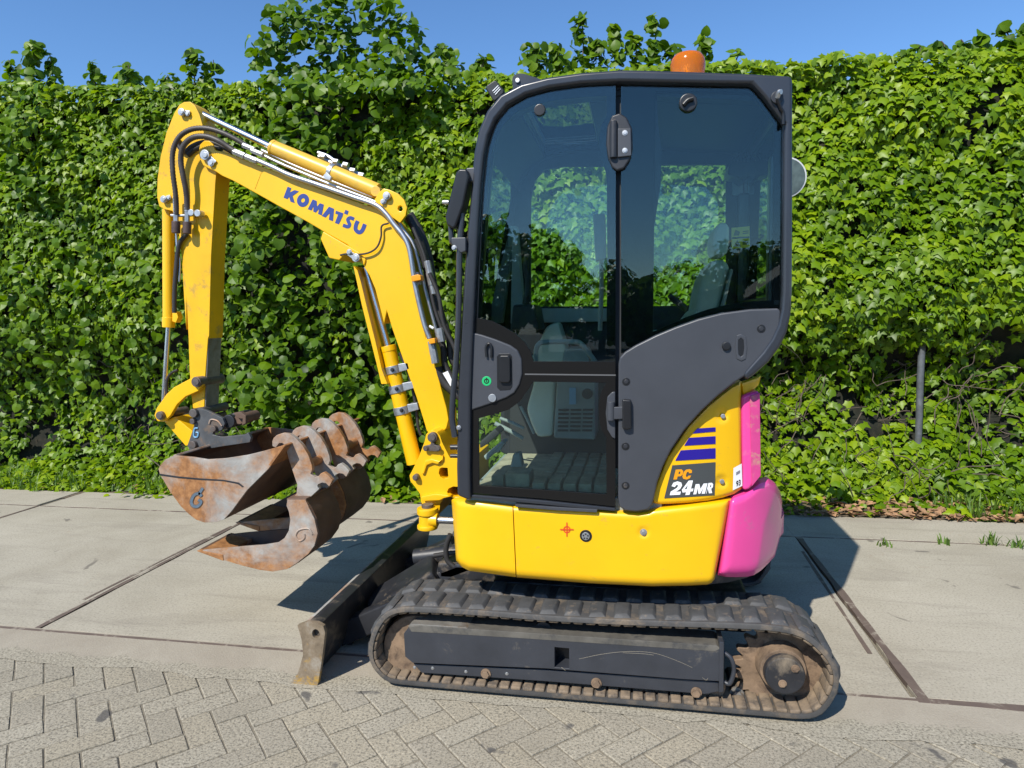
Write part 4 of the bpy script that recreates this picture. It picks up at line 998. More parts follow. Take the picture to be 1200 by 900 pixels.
TYPE = [(ORNGP, [[(444, 527), (462, 452), (505, 450), (518, 462), (515, 490), (498, 502), (476, 504), (471, 526)], [(486, 467), (498, 467), (495, 485), (482, 486)]]),
        (ORNGP, [[(583, 477), (562, 480), (560, 470), (552, 468), (544, 476), (538, 498), (542, 508), (552, 506), (556, 498), (578, 496), (568, 517), (545, 527), (520, 522), (512, 505), (522, 470), (540, 452), (568, 448), (585, 458)]]),
        (WHITE, [[(430, 577), (444, 551), (475, 540), (504, 550), (510, 572), (495, 598), (463, 619), (501, 617), (495, 641), (417, 645), (424, 618), (470, 590), (481, 573), (472, 566), (462, 572), (456, 584)]]),
        (WHITE, [[(514, 625), (508, 604), (560, 535), (592, 533), (577, 596), (596, 594), (590, 616), (572, 617), (566, 642), (534, 644), (540, 622)], [(545, 599), (553, 568), (528, 600)]]),
        (WHITE, [[(594, 639), (612, 562), (640, 560), (648, 597), (672, 557), (701, 555), (682, 633), (657, 634), (668, 592), (647, 633), (633, 634), (627, 594), (617, 637)]]),
        (WHITE, [[(690, 633), (708, 553), (734, 551), (744, 561), (742, 584), (729, 597), (737, 629), (712, 631), (705, 601), (701, 600), (694, 633)], [(723, 569), (730, 569), (727, 584), (719, 585)]])]
for m_, loops in TYPE:
    bm = bmesh.new(); loops = [N(l) for l in loops]; vs = [bm.verts.new(pj(*q)) for l in loops for q in l]
    for t in tessellate_polygon([[Vector((x, -y, 0)) for x, y in l] for l in loops]):
        try: bm.faces.new([vs[i] for i in t])
        except ValueError: pass
    bm.normal_update()
    for f in bm.faces:
        if f.normal.y > 0: f.normal_flip()
    fin('lettering', bm, m_, EX, normals=False)
on_panel('noise_sticker', [D([(938, 518), (963, 504), (965, 572), (936, 586)])], WHITE, EX, .0085)
text_px('lettering', '93', (500 + 946 * .3833, 350 + 576 * .3833), (14 * .3833, -6 * .3833), (0, -18 * .3833), lambda x, y: hit(x, y, .0075), BLK, EX, .03)
on_panel('sticker_mark', [D([(946, 531), (958, 524), (958, 533), (946, 540)])], simple('sticker_ink', (.2, .2, .22), .6), EX, .0075)
for (px, py) in ((905, 358), (902, 557)): c = hit(500 + px * .3833, 350 + py * .3833, .022); cyl('screw', c, c - Vector((0, .014, 0)), .0095, SILV, EX, n=6)
c = hit(500 + 663 * .3833, 350 + 714 * .3833, .006); cyl('screw', c, c - Vector((0, .012, 0)), .009, SILV, EX, n=6); cyl('washer', c - Vector((0, -.001, 0)), c - Vector((0, .004, 0)), .0135, SILV, EX, n=16)
c = hit(686.5, 628, -.001); cyl('lock', c + Vector((0, .006, 0)), c - Vector((0, .002, 0)), .0235, BLK, EX, n=24); cyl('lock_core', c - Vector((0, .001, 0)), c - Vector((0, .006, 0)), .0155, SILV, EX, n=20)
for a in range(5): q = c + Vector((.009 * math.cos(a * 1.257 + .3), -.0055, .009 * math.sin(a * 1.257 + .3))); cyl('lock_hole', q, q - Vector((0, .0015, 0)), .0033, BLK, EX, n=8, bev=0)
# red aiming mark
cx, cy = 664.3, 620.6; pr = lambda x, y: hit(x, y, -.0016); bm = bmesh.new()
def px_ring(bm, cx, cy, r0, r1, pr, n=24):
    a = [[bm.verts.new(pr(cx + r * math.cos(2 * math.pi * i / n), cy + r * math.sin(2 * math.pi * i / n))) for i in range(n)] for r in (r0, r1)]
    for i in range(n): bm.faces.new((a[0][i], a[0][(i + 1) % n], a[1][(i + 1) % n], a[1][i]))
def px_quad(bm, pts, pr): bm.faces.new([bm.verts.new(pr(*p)) for p in pts])
px_ring(bm, cx, cy, 2.9, 4.3, pr); pr2 = lambda x, y: hit(x, y, -.0022)
px_quad(bm, [(cx - .7, cy - 8.4), (cx + .7, cy - 8.4), (cx + .7, cy + 8.4), (cx - .7, cy + 8.4)], pr2); pr3 = lambda x, y: hit(x, y, -.0028); px_quad(bm, [(cx - 8, cy - .7), (cx + 8, cy - .7), (cx + 8, cy + .7), (cx - 8, cy + .7)], pr3)
fin('tie_down_mark', bm, REDP, EX)

# ================================================================== cab
YC, YR = 2.50, 3.50            # near and far side of the cab
OUT = Cc([(95, 1383), (93, 1300), (96, 1080), (104, 900), (117, 700), (127, 560), (138, 440), (146, 340), (160, 270), (186, 210), (226, 162), (290, 128), (370, 108), (470, 94), (592, 85), (700, 87), (850, 92), (1000, 98), (1112, 104), (1117, 118), (1117, 300), (1117, 560), (1116, 760), (1112, 830), (1100, 885), (1078, 930), (1045, 975), (1000, 1015), (975, 1032)])
INN = Cc([(136, 1400), (134, 1300), (136, 1080), (143, 900), (151, 700), (158, 560), (166, 440), (176, 345), (190, 285), (212, 235), (248, 192), (304, 160), (376, 140), (472, 127), (592, 121), (700, 123), (850, 126), (994, 128), (1030, 168), (1092, 252), (1090, 300), (1089, 560), (1087, 760), (1083, 815), (1072, 862), (1052, 905), (1024, 945), (988, 985), (966, 1010)])
fr = band('cab_frame', OUT, INN, 2.488, 2.555, FRAME, EX, .012, 3, ref=YC)
fr2 = band('cab_frame', OUT, INN, 3.35, 3.40, FRAME, EX, .010, 2, ref=YC)
# roof and rear shell between the two side frames (world coordinates of the frame line)
o_w = xz(OUT, YC)
roof_ring = o_w[8:20] + [(x - (.02 if i > 9 else 0), z - .055) for i, (x, z) in list(enumerate(o_w[8:20]))[::-1]]
HX0, HX1, HY0, HY1 = -.43, -.17, 2.60, 3.28          # roof window
def clip_ring(rg, x0, x1):
    top = [p for p in rg[:12]]; out = []
    def zt(x, pl):
        for (xa, za), (xb, zb) in zip(pl, pl[1:]):
            if min(xa, xb) <= x <= max(xa, xb): return za + (zb - za) * (x - xa) / (xb - xa if abs(xb - xa) > 1e-6 else 1)
        return pl[-1][1]
    t_ = [p for p in top if x0 < p[0] < x1]; t_ = ([(x0, zt(x0, top))] if x0 > top[0][0] else []) + t_ + ([(x1, zt(x1, top))] if x1 < top[9][0] else []); return t_ + [(x, z - .05) for x, z in t_[::-1]]
top_line = o_w[8:18]
for nm, (y0, y1), (x0, x1) in (('roof', (2.54, HY0), (-9, 9)), ('roof', (HY1, 3.37), (-9, 9)), ('roof', (HY0, HY1), (-9, HX0)), ('roof', (HY0, HY1), (HX1, 9))):
    tp_ = [p for p in o_w[8:19]]
    rg = clip_ring(tp_, x0, x1)
    bm = bmesh.new(); prism_bm(bm, rg, y0 + .0005, y1 - .0005, 0); fin('roof', bm, FRAME, EX)
    bm = bmesh.new(); prism_bm(bm, [(x, z - .006) for x, z in rg[len(rg) // 2:]] + [(x, z - .022) for x, z in rg[len(rg) // 2:]][::-1], y0 + .002, y1 - .002, 0); fin('roof_lining', bm, DARKIN, EX)
zr_ = [z for x, z in o_w[8:19] if HX0 < x < HX1][0]
box('roof_window', (HX0 + .001, HY0 + .001, zr_ - .022), (HX1 - .001, HY1 - .001, zr_ - .016), GLASS2, EX, 0)
xr = o_w[20][0]
for (y0, y1) in ((2.545, 2.60), (3.29, 3.36)): box('corner_pillar', (xr - .06, y0, 1.52), (xr - .004, y1, o_w[20][1] - .03), FRAME, EX, .01)
box('back_panel', (xr - .05, 2.60, 1.50), (xr - .02, 3.35, 1.57), FRAME, EX, .01); box('window_pane', (xr - .036, 2.60, 1.57), (xr - .031, 3.29, 2.24), GLASS2, EX, 0)
box('window_header', (xr - .05, 2.58, 2.20), (xr - .015, 3.31, 2.31), FRAME, EX, .01)
# windscreen between the front pillars
wl = o_w[2:8]; bm = bmesh.new(); prism_bm(bm, [(x + .03, z) for x, z in wl] + [(x + .035, z) for x, z in wl][::-1], 2.56, 3.34, 0); fin('windscreen', bm, GLASS2, EX)
for (y, w) in ((3.33, .02), (2.575, .02)):
    bm = bmesh.new(); prism_bm(bm, [(x + .022, z) for x, z in o_w[1:9]] + [(x + .055, z) for x, z in o_w[1:9]][::-1], y, y + w, .004); fin('windscreen_frame', bm, BLK, EX)
# ---- front roof furniture
prism('roof_lug', Q([(452, 108), (462, 90), (490, 80), (520, 82), (548, 92), (598, 106), (640, 128), (520, 150), (455, 176)]), 2.56, 2.60, FRAME, EX, .005, [Q([(482 + 14 * math.cos(a * .628), 120 + 14 * math.sin(a * .628)) for a in range(10)])], sm=0)
disc('bolt', *Q([(482, 120)])[0], 2.6, 2.552, 2.575, SILV, EX)
wl_ = prism('work_lamp', Q([(296, 168), (300, 150), (345, 120), (358, 122), (402, 176), (400, 196), (352, 240), (338, 238)]), 2.62, 2.74, BLK, EX, .010, seg=3)
for i in range(3): prism('grille_slot', Q([(334 + i * 8, 182 + i * 10), (368 + i * 6, 148 + i * 10), (371 + i * 6, 152 + i * 10), (337 + i * 8, 186 + i * 10)]), 2.617, 2.622, SILV, wl_, 0)
# amber beacon on the roof
bc = at(806, 78, 2.70); bm = bmesh.new(); prof = [(.0, .118), (.030, .116), (.050, .108), (.060, .094), (.064, .075), (.063, .050), (.060, .020), (.056, .0)]; zr = at(806, 61.5, 2.70).z - .154; R_ = []
for r, z in prof[1:]: R_.append([bm.verts.new((bc.x + r * math.cos(2 * math.pi * i / 28), 2.70 + r * math.sin(2 * math.pi * i / 28), zr + .035 + z)) for i in range(28)])
tp = bm.verts.new((bc.x, 2.70, zr + .035 + .119))
for i in range(28): bm.faces.new((tp, R_[0][i], R_[0][(i + 1) % 28]))
for a, b in zip(R_, R_[1:]):
    for i in range(28): bm.faces.new((a[i], b[i], b[(i + 1) % 28], a[(i + 1) % 28]))
bcn = fin('beacon', bm, AMBER, EX); cyl('beacon_base', (bc.x, 2.70, o_w[16][1] - .03), (bc.x, 2.70, zr + .034), .058, BLK, bcn, n=24)
cyl('reflector', (bc.x, 2.70, zr + .034), (bc.x, 2.70, zr + .10), .024, SILV, bcn, n=16)
# ---- door: frame, glass with black printed border, panels
hole_up = Cc([(166, 868), (172, 700), (180, 560), (188, 440), (196, 350), (210, 300), (236, 250), (276, 212), (328, 190), (400, 175), (480, 166), (551, 163), (551, 222), (534, 252), (526, 300), (530, 345), (546, 392), (551, 420), (552, 660), (552, 975), (330, 975), (322, 948), (306, 918), (280, 888), (244, 862), (204, 840)][0:1]) + \
    Cc([(172, 700), (180, 560), (188, 440), (196, 350), (210, 300), (236, 250), (276, 212), (328, 190), (400, 175), (480, 166), (551, 163), (551, 222), (534, 252), (526, 300), (530, 345), (546, 392), (551, 420), (552, 660)]) + D([(549, 192), (326, 192), (318, 162), (300, 132), (270, 105), (232, 84), (200, 68)])
hole_lo = D([(326, 254), (548, 257), (534, 282), (526, 320), (527, 372), (535, 402), (549, 424), (550, 598), (160, 571), (158, 366), (206, 353), (250, 340), (284, 315), (304, 288)])
DO = INN[0:16]
door_ring = Cc([(578, 122)]) + D([(578, 0), (576, 300), (576, 636), (560, 634), (360, 612), (138, 594)]) + [(x + .6, y) for x, y in Cc([(134, 1300), (136, 1080), (143, 900), (151, 700), (158, 560), (166, 440), (176, 345), (190, 285), (212, 235), (248, 192), (304, 160), (376, 140), (472, 127)])]
door = prism('door', door_ring, 2.5215, 2.534, BLKG, EX, .002, [hole_up, hole_lo])
bm = bmesh.new(); prism_bm(bm, xz(door_ring, 2.5165), 2.5165, 2.5205, 0); dg_ = fin('door_glass', bm, GLASS, door)
DBORD = simple('door_border_black', (.010, .0095, .009), .22, spec=.3)
prism('door_border', D([(139, 56), (172, 62), (200, 68), (232, 84), (270, 105), (300, 132), (318, 162), (326, 192), (577, 192), (577, 636), (560, 634), (360, 612), (138, 594)]), 2.5128, 2.5162, DBORD, door, .001, [hole_lo])
prism('split_line', D([(300, 229), (578, 232), (578, 236), (300, 233)]), 2.5112, 2.5132, simple('grey_seal', (.10, .10, .10), .5), door, 0)
# silver-lit seal line along the door edge
tube('door_seal', [at(x + 3.4, y, 2.517) for x, y in Cc([(143, 900), (151, 700), (158, 560), (166, 440), (176, 345), (190, 285), (212, 235), (248, 192), (304, 160), (376, 140), (472, 127), (575, 121)])], .0035, BLK, door, 6)
prism('door_sill', D([(136, 600), (360, 618), (576, 641), (578, 650), (400, 634), (134, 608)]), 2.505, 2.56, FRAME, EX, .003)
prism('sill_plate', D([(270, 629), (400, 638), (522, 645), (520, 654), (400, 648), (272, 637)]), 2.498, 2.53, GREY, EX, .002)
hp = prism('handle_panel', D([(138, 103), (168, 110), (210, 124), (255, 142), (278, 158), (290, 184), (292, 230), (284, 262), (268, 288), (244, 303), (200, 320), (134, 342)]), 2.505, 2.522, GREY, door, .006, seg=3)
prism('handle_recess', D([(214, 176), (222, 168), (254, 168), (261, 176), (262, 268), (255, 279), (224, 281), (215, 272)]), 2.503, 2.508, BLK, hp, .002)
prism('door_handle', D([(221, 178), (226, 174), (249, 174), (254, 179), (255, 250), (250, 257), (226, 257), (221, 252)]), 2.488, 2.504, BLK, hp, .005, seg=3)
tube('latch_loop', pts3(D([(183, 178), (181, 150), (187, 138), (195, 140), (198, 156), (197, 180)]), 2.497), .0048, BLK, hp, 8)
disc('green_sticker', *D([(183, 252)])[0], 15 * .3833, 2.5035, 2.508, GREENP, hp)
bm = bmesh.new(); cx, cy = D([(183, 252)])[0]; pr = lambda x, y: at(x, y, 2.5028); px_ring(bm, cx, cy, 1.9, 3.1, pr); px_quad(bm, [(cx - .5, cy - 4), (cx + .5, cy - 4), (cx + .5, cy + 1), (cx - .5, cy + 1)], lambda x, y: at(x, y, 2.5022)); fin('power_symbol', bm, BLK, hp)
disc('key_lock', *D([(200, 304)])[0], 12.5 * .3833, 2.499, 2.508, SILV, hp)
# hinges
hg = prism('hinge_cover', Cc([(566, 222), (590, 214), (612, 228), (628, 262), (630, 320), (622, 356), (604, 384), (582, 392), (566, 380), (554, 350), (548, 310), (552, 256)]), 2.500, 2.522, STEELK, EX, .007, seg=3)
c0, c1 = at(*Cc([(571, 240)])[0], 2.495), at(*Cc([(571, 352)])[0], 2.495); cyl('hinge_barrel', c0, c1, .0135, STEELK, hg, n=16)
prism('hinge_leaf', Cc([(584, 262), (624, 262), (626, 345), (584, 350)]), 2.490, 2.502, GREY, hg, .003)
for (px, py) in ((606, 276), (606, 330)): bolt(*Cc([(px, py)])[0], 2.2, 2.490, SILV, hg, 'screw', .004)
hg2 = prism('hinge_cover', D([(552, 300), (566, 286), (577, 284), (577, 430), (566, 424), (552, 400), (547, 350)]), 2.503, 2.523, GREY, EX, .005)
cyl('hinge_barrel', at(*D([(563, 315)])[0], 2.492), at(*D([(563, 372)])[0], 2.492), .0145, GREY, hg2, n=14)
prism('hinge_leaf', D([(565, 332), (602, 330), (602, 368), (565, 370)]), 2.484, 2.497, GREY, hg2, .004); prism('hinge_block', D([(598, 308), (625, 310), (626, 398), (612, 402), (598, 398)]), 2.470, 2.505, BLK, hg2, .006, seg=3)
disc('door_stop', *Cc([(345, 205)])[0], 17 * .3833, 2.510, 2.536, BLK, door, bev=.004)
# ---- rear quarter: grey cover and tinted glass
cover = prism('side_cover', D([(586, 200), (590, 180), (606, 163), (640, 142), (700, 112), (760, 87), (830, 62), (900, 44), (990, 32), (1076, 29), (1083, 40), (1080, 86), (1066, 130), (1046, 164), (1004, 208), (974, 236), (940, 258), (892, 296), (840, 344), (790, 400), (748, 462), (722, 515), (706, 560), (696, 608), (690, 632), (676, 646), (640, 652), (606, 648), (590, 638), (585, 610)]), 2.494, 2.545, GREY, EX, .016, seg=4)
for (px, py) in ((610, 254), (608, 452), (608, 572), (1023, 92)):
    disc('screw_seat', *D([(px, py)])[0], 12 * .3833, 2.4925, 2.50, BLK, cover); disc('screw', *D([(px, py)])[0], 7.5 * .3833, 2.4895, 2.495, STEELK, cover, n=6)
disc('release_knob', *D([(917, 145)])[0], 12 * .3833, 2.482, 2.50, BLK, cover, bev=.004)
prism('slot_frame', D([(948, 112), (962, 108), (976, 116), (980, 150), (976, 184), (962, 191), (948, 184), (943, 150)]), 2.4905, 2.50, GREY, cover, .002, [D([(953, 126), (961, 120), (969, 126), (971, 150), (968, 172), (961, 178), (954, 172), (952, 150)])])
prism('slot', D([(950, 122), (961, 117), (971, 124), (974, 150), (970, 176), (961, 181), (952, 176), (949, 150)]), 2.4925, 2.50, BLK, cover, 0)
QO = Cc([(594, 126), (994, 130), (1090, 254), (1088, 560), (1086, 780), (1080, 815)]) + D([(1078, 27), (990, 30), (900, 42), (830, 60), (760, 85), (700, 110), (640, 140), (594, 168)])
QI = Cc([(700, 150), (985, 150), (1062, 250), (1060, 560), (1058, 788), (1000, 790), (930, 798), (860, 815), (790, 840), (692, 884)])
qb = prism('quarter_glass_border', QO, 2.5265, 2.536, BLKG, EX, .002, [QI]); bm = bmesh.new(); prism_bm(bm, xz(QO, 2.521), 2.521, 2.525, 0); fin('quarter_glass', bm, GLASSR, EX)
disc('glass_latch', *Cc([(800, 182)])[0], 25 * .3833, 2.508, 2.526, BLK, EX, bev=.005); tube('latch_lever', pts3(Cc([(785, 190), (798, 176), (815, 170)]), 2.50), .008, BLK, EX, 8)
# b pillar behind the glass, the webbing strap and its lettering
bm = bmesh.new(); prism_bm(bm, xz(Cc([(560, 128), (645, 128), (655, 400), (680, 560), (688, 900), (690, 1300), (566, 1300), (562, 900)]), 2.56), 2.548, 2.60, .004); fin('door_pillar', bm, DARKIN, EX)
STRAP = simple('strap_trim', (.012, .013, .022), .5)
prism('trim_strip', Cc([(648, 132), (702, 132), (708, 250), (718, 330), (716, 430), (690, 600), (672, 430), (660, 300)]), 2.542, 2.5445, STRAP, EX, 0)
for i, ch in enumerate('24.2 HANSMITZAK'):
    if ch != ' ':
        cx, cy = Cc([(657 + i * 1.5, 172 + i * 14.6)])[0]; text_px('lettering', ch, (cx - 1.5, cy - 1.9), (.4, 3.8), (3.4, -.2), lambda x, y: at(x, y, 2.5405 if False else 2.5418), simple('strap_print_%d' % i, (.16, .17, .20), .6) if i == 0 else MATS['strap_print_0'], EX, .0)
# washer jet and hose on the rear corner
disc('jet_base', *Cc([(1072, 166)])[0], 16 * .3833, 2.476, 2.49, STEELK, EX); tube('washer_jet', pts3(Cc([(1072, 168), (1078, 152), (1084, 150)]), [2.478, 2.466, 2.46]), .0085, SILV, EX, 8); tube('washer_hose', pts3(Cc([(1072, 172), (1082, 200), (1090, 216), (1090, 250)]), [2.47, 2.478, 2.483, 2.484]), .006, BLK, EX, 8)
# ---- far side of the cab: wall with window openings
FH2 = Cc([(318, 806), (318, 480), (330, 420), (360, 388), (420, 378), (560, 378), (640, 380), (640, 806)]); FH3 = Cc([(672, 374), (915, 372), (916, 800), (672, 806)])
YW = 3.33
fw = xz(INN, YC); fw = [(x, max(z, .80)) for x, z in fw] + [(xz(INN, YC)[-1][0], .80)]
bm = bmesh.new(); prism_bm(bm, fw, YW, YW + .02, .0, [xz(h_, YW) for h_ in (FH2, FH3)]); fin('cab_wall', bm, DARKIN, EX)
for h_ in (FH2, FH3):
    bm = bmesh.new(); prism_bm(bm, xz(h_, YW), YW + .008, YW + .011, 0); fin('window_pane', bm, GLASS2, EX)
prism('window_rail', Cc([(275, 812), (560, 812), (560, 852), (275, 858)]), 3.29, 3.32, TRIMG, EX, .006)
tube('roof_window_rim', [(HX0 + .004, HY0, zr_ - .024), (HX0 + .004, HY1, zr_ - .024), (HX1 - .004, HY1, zr_ - .024), (HX1 - .004, HY0, zr_ - .024)], .005, SILV, EX, 6, 1)
ws = prism('warning_sticker', Cc([(932, 566), (987, 561), (988, 626), (932, 630)]), 2.5440, 2.5455, YSTK, EX, 0)
prism('sticker_bar', Cc([(933, 595), (987, 592), (987, 597), (933, 600)]), 2.5428, 2.5440, BLK, ws, 0)
bm = bmesh.new(); pr = lambda x, y: at(x, y, 2.5430)
for q in ([(938, 624), (950, 602), (962, 624)],): bm.faces.new([bm.verts.new(pr(*p)) for p in Cc(q)])
for q in ([(938, 590), (944, 572), (958, 578), (954, 590)], [(966, 576), (984, 574), (984, 577), (966, 579)], [(966, 582), (984, 580), (984, 583), (966, 585)], [(966, 606), (984, 605), (984, 617), (966, 618)]): bm.faces.new([bm.verts.new(pr(*p)) for p in Cc(q)])
fin('pictogram', bm, simple('pictogram_ink', (.14, .12, .02), .6), ws)
prism('small_label', Cc([(934, 418), (968, 418), (966, 468), (934, 466)]), 3.322, 3.326, simple('pale_label', (.22, .30, .36), .6), EX, 0)
# work lamp with cage at the far rear and the far mirror
lamp = prism('work_lamp', Cc([(918, 405), (924, 372), (948, 345), (1010, 352), (1048, 372), (1062, 420), (1010, 405), (985, 412), (968, 426), (952, 412)]), 3.16, 3.30, BLK, EX, .015)
for i in range(7): prism('cage_bar', Cc([(940 + i * 10, 362), (952 + i * 9, 336), (955 + i * 9, 336), (943 + i * 10, 362)]), 3.15, 3.16, BLK, lamp, 0)
c = at(920.5, 208, 3.60); r_ = 21.5 * mpp(3.6)
mr = cyl('mirror', (c.x, 3.60, c.z), (c.x, 3.635, c.z), r_, simple('mirror_rim', (.50, .51, .50), .35), EX, r1=r_ * .9, n=36, bev=.006)
cyl('mirror_glass', (c.x, 3.596, c.z), (c.x, 3.602, c.z), r_ * .90, simple('mirror_face', (.10, .12, .10), .25, .4, var=.4, vscale=20), mr, n=36, bev=.001)
tube('mirror_arm', [(o_w[20][0] - .03, 3.39, c.z - .02), (o_w[20][0] + .02, 3.50, c.z - .02), (c.x - .02, 3.60, c.z)], .008, FRAME, mr, 8)
# ---- inside: seat, consoles, floor, pedals, levers
prism('seat_back', Cc([(816, 850), (828, 770), (842, 715), (866, 672), (885, 660), (924, 668), (926, 690), (912, 745), (897, 800), (880, 850)]), 2.86, 3.24, SEATM, EX, .035, seg=4)
prism('seat_back_shell', Cc([(884, 850), (901, 800), (916, 745), (930, 690), (938, 692), (922, 760), (902, 850)]), 2.84, 3.26, TRIMG, EX, .008)
prism('headrest', Cc([(874, 632), (876, 590), (888, 555), (908, 546), (926, 560), (924, 620), (918, 648), (886, 650)]), 2.93, 3.17, BEIGE, EX, .03, seg=3)
prism('seat_cushion', D([(600, 110), (770, 95), (830, 20), (860, 120), (600, 190)]), 2.84, 3.26, SEATM, EX, .03)
prism('armrest', Cc([(735, 775), (745, 765), (800, 805), (790, 825)]), 2.78, 2.84, DARKIN, EX, .01)
prism('console_panel', O([(300, 20), (400, -190), (470, -220), (520, -60), (560, 128), (455, 133), (440, 458), (346, 466), (308, 380), (282, 300), (330, 130)]), 3.16, 3.30, BEIGE, EX, .02)
vb = prism('vent_box', O([(462, 133), (510, -60), (640, -60), (690, 150), (690, 480), (442, 470)]), 3.06, 3.30, TRIMG, EX, .012)
for r in range(6):
    for c_ in range(2):
        x0, y0 = 470 + c_ * 72 + (2 - r) * 1.0, 296 + r * 24; prism('vent_slot', O([(x0, y0), (x0 + 62, y0), (x0 + 62, y0 + 12), (x0, y0 + 12)]), 3.054, 3.062, BLK, vb, 0)
        prism('vent_slot', O([(x0 + 72, y0), (x0 + 130, y0), (x0 + 130, y0 + 12), (x0 + 72, y0 + 12)]), 3.054, 3.062, BLK, vb, 0) if c_ else None
prism('label', O([(536, 172), (574, 172), (574, 270), (536, 270)]), 3.052, 3.062, LBLUE, vb, 0)
disc('round_cap', *O([(640, 208)])[0], 6, 3.05, 3.07, BLK, vb)
fl_z = at(640, 577, 2.56).z
box('cab_floor', (-.66, 2.55, fl_z - .06), (.10, 3.325, fl_z - .01), TRIMG, EX, .006)
MATM = simple('dusty_floor_mat', (.34, .31, .22), .85, var=.3, vscale=14, dirt=(.46, .41, .29), dirt_amt=.4, dirt_scale=11, bumpk=.4, bscale=90)
mat_ = box('floor_mat', (-.64, 2.57, fl_z - .012), (.08, 3.32, fl_z - .002), MATM, EX, .003)
for i in range(6):
    x0 = at(623 + i * 18, 560, 2.6).x
    for j in range(5): box('mat_rib', (x0 + .004, 2.58 + j * .148, fl_z - .004), (x0 + .055, 2.715 + j * .148, fl_z + .012 + (.02 if j == 0 else 0)), MATM, mat_, .006)
for (x0, y0, w_) in ((578, 552, 14), (594, 550, 28)):
    a, b = at(x0, y0 + 22, 2.66), at(x0 + w_, y0, 2.66); box('foot_pedal', (a.x, 2.62, fl_z), (b.x, 2.74, b.z - .01), MATM, EX, .008)
prism('pedal_lever', O([(205, 560), (245, 556), (262, 640), (188, 640)]), 2.72, 2.78, TRIMG, EX, .008)
prism('travel_pedal', O([(10, 490), (100, 410), (130, 440), (60, 500), (10, 530)]), 2.78, 2.9, DARKIN, EX, .008)
prism('travel_pedal', O([(30, 575), (140, 485), (160, 492), (130, 545), (95, 560), (50, 600)]), 2.70, 2.78, TRIMG, EX, .006)
for (p0, p1, w_) in (((100, 380), (265, 470), 13), ((130, 350), (270, 410), 10), ((250, 280), (330, 440), 9)): tube('travel_lever', pts3(O([p0, ((p0[0] + p1[0]) / 2, (p0[1] + p1[1]) / 2 - 3), p1]), 3.0), w_ * .2 * mpp(3.0), TRIMG, EX, 8)
tube('grab_handle', pts3(D([(334, 192), (334, 160), (342, 140), (362, 133), (450, 132), (472, 138), (488, 156), (516, 194)]), 2.72), .0105, TRIMG, EX, 10)
for (x0, x1, y0, y1) in ((205, 226, 430, 860), (262, 300, 560, 860)): prism('windscreen_post', Cc([(x0, y0), (x0 + 14, y0), (x1, y1), (x0 - 6, y1)]), 3.22, 3.28, TRIMG, EX, .006)
tube('joystick', pts3(Cc([(300, 800), (310, 740), (304, 690), (308, 640)]), 3.1), .013, DARKIN, EX, 8); prism('joystick_console', Cc([(255, 880), (262, 800), (330, 800), (345, 880)]), 2.98, 3.2, DARKIN, EX, .015)
prism('monitor', Cc([(508, 525), (545, 522), (549, 660), (516, 668)]), 2.75, 2.80, TRIMG, EX, .006); tube('monitor_stalk', pts3(Cc([(534, 665), (534, 760), (530, 880)]), 2.78), .009, TRIMG, EX, 8)
# ---- mirrors and grab rail at the front pillar
prism('mirror', [(521.5, 254), (534, 202), (538, 197.5), (547, 198), (549.5, 206), (543, 240), (534, 265), (531, 268.5), (523.5, 264)], 2.46, 2.54, BLK, EX, .008, seg=3)
prism('mirror_bracket', [(546, 197), (556, 196), (559, 199), (559, 212), (549, 213)], 2.49, 2.55, GREY, EX, .004)
tube('mirror_stud', pts3([(519, 237), (526, 237)], 2.47), .008, SILV, EX, 8)
prism('rail_clamp', P([(92, 192), (178, 190), (178, 270), (150, 282), (96, 230)]), 2.47, 2.53, GREY, EX, .004); bolt(*P([(112, 252)])[0], 2.2, 2.47, SILV, EX)
tube('grab_rail', pts3([(528.5, 279), (528.5, 283), (530, 284)], 2.50), .008, GREY, EX, 8); tube('mirror_arm', pts3([(541.5, 250), (538.5, 290), (538, 330), (537, 380), (534, 430), (531, 462), (529.8, 490), (533, 512)], 2.485), .0115, FRAME, EX, 10)
tube('mirror_arm', pts3([(528, 262), (529, 280), (532, 286)], 2.49), .010, FRAME, EX, 8)
bolt(*L([(530, 275)])[0], 2.2, 2.485, SILV, EX)
for (px, py, r) in ((505, 378, 14), (505, 424, 11)): tube('pillar_stub', pts3(L([(px - 18, py), (px + 20, py)]), 2.62), r * .2222 * mpp(2.62), STEELK, EX, 10)

# ================================================================== boom, arm and linkage
YB0, YB1 = 3.10, 3.26
boom_pts = A([(224, 262), (217, 236), (222, 208), (238, 193), (255, 194), (268, 206), (277, 227), (330, 241), (430, 281), (520, 315), (620, 354), (720, 391), (800, 419), (850, 432), (880, 448), (905, 476), (938, 514), (957, 560), (965, 610), (966, 660), (977, 710), (989, 770), (1004, 830), (1018, 890)]) + \
    B([(1026, 120), (1040, 190), (1055, 250), (1072, 320), (1090, 385), (1097, 425), (1090, 455), (1062, 488), (1035, 486), (1019, 462), (1008, 425), (985, 350), (960, 280), (930, 195), (900, 110), (880, 45)]) + \
    A([(870, 840), (855, 780), (838, 715), (818, 668), (800, 640), (792, 610), (740, 560), (655, 513), (600, 480), (500, 425), (420, 380), (340, 336), (300, 318), (276, 302), (252, 292), (234, 282)])
boom = prism('boom', boom_pts, YB0, YB1, YEL, EX, .007, seg=3)
prism('cylinder_bracket', A([(655, 513), (646, 540), (676, 607), (712, 615), (735, 592), (760, 600), (800, 634), (806, 612), (780, 585)]), 3.09, 3.27, YEL, boom, .006)
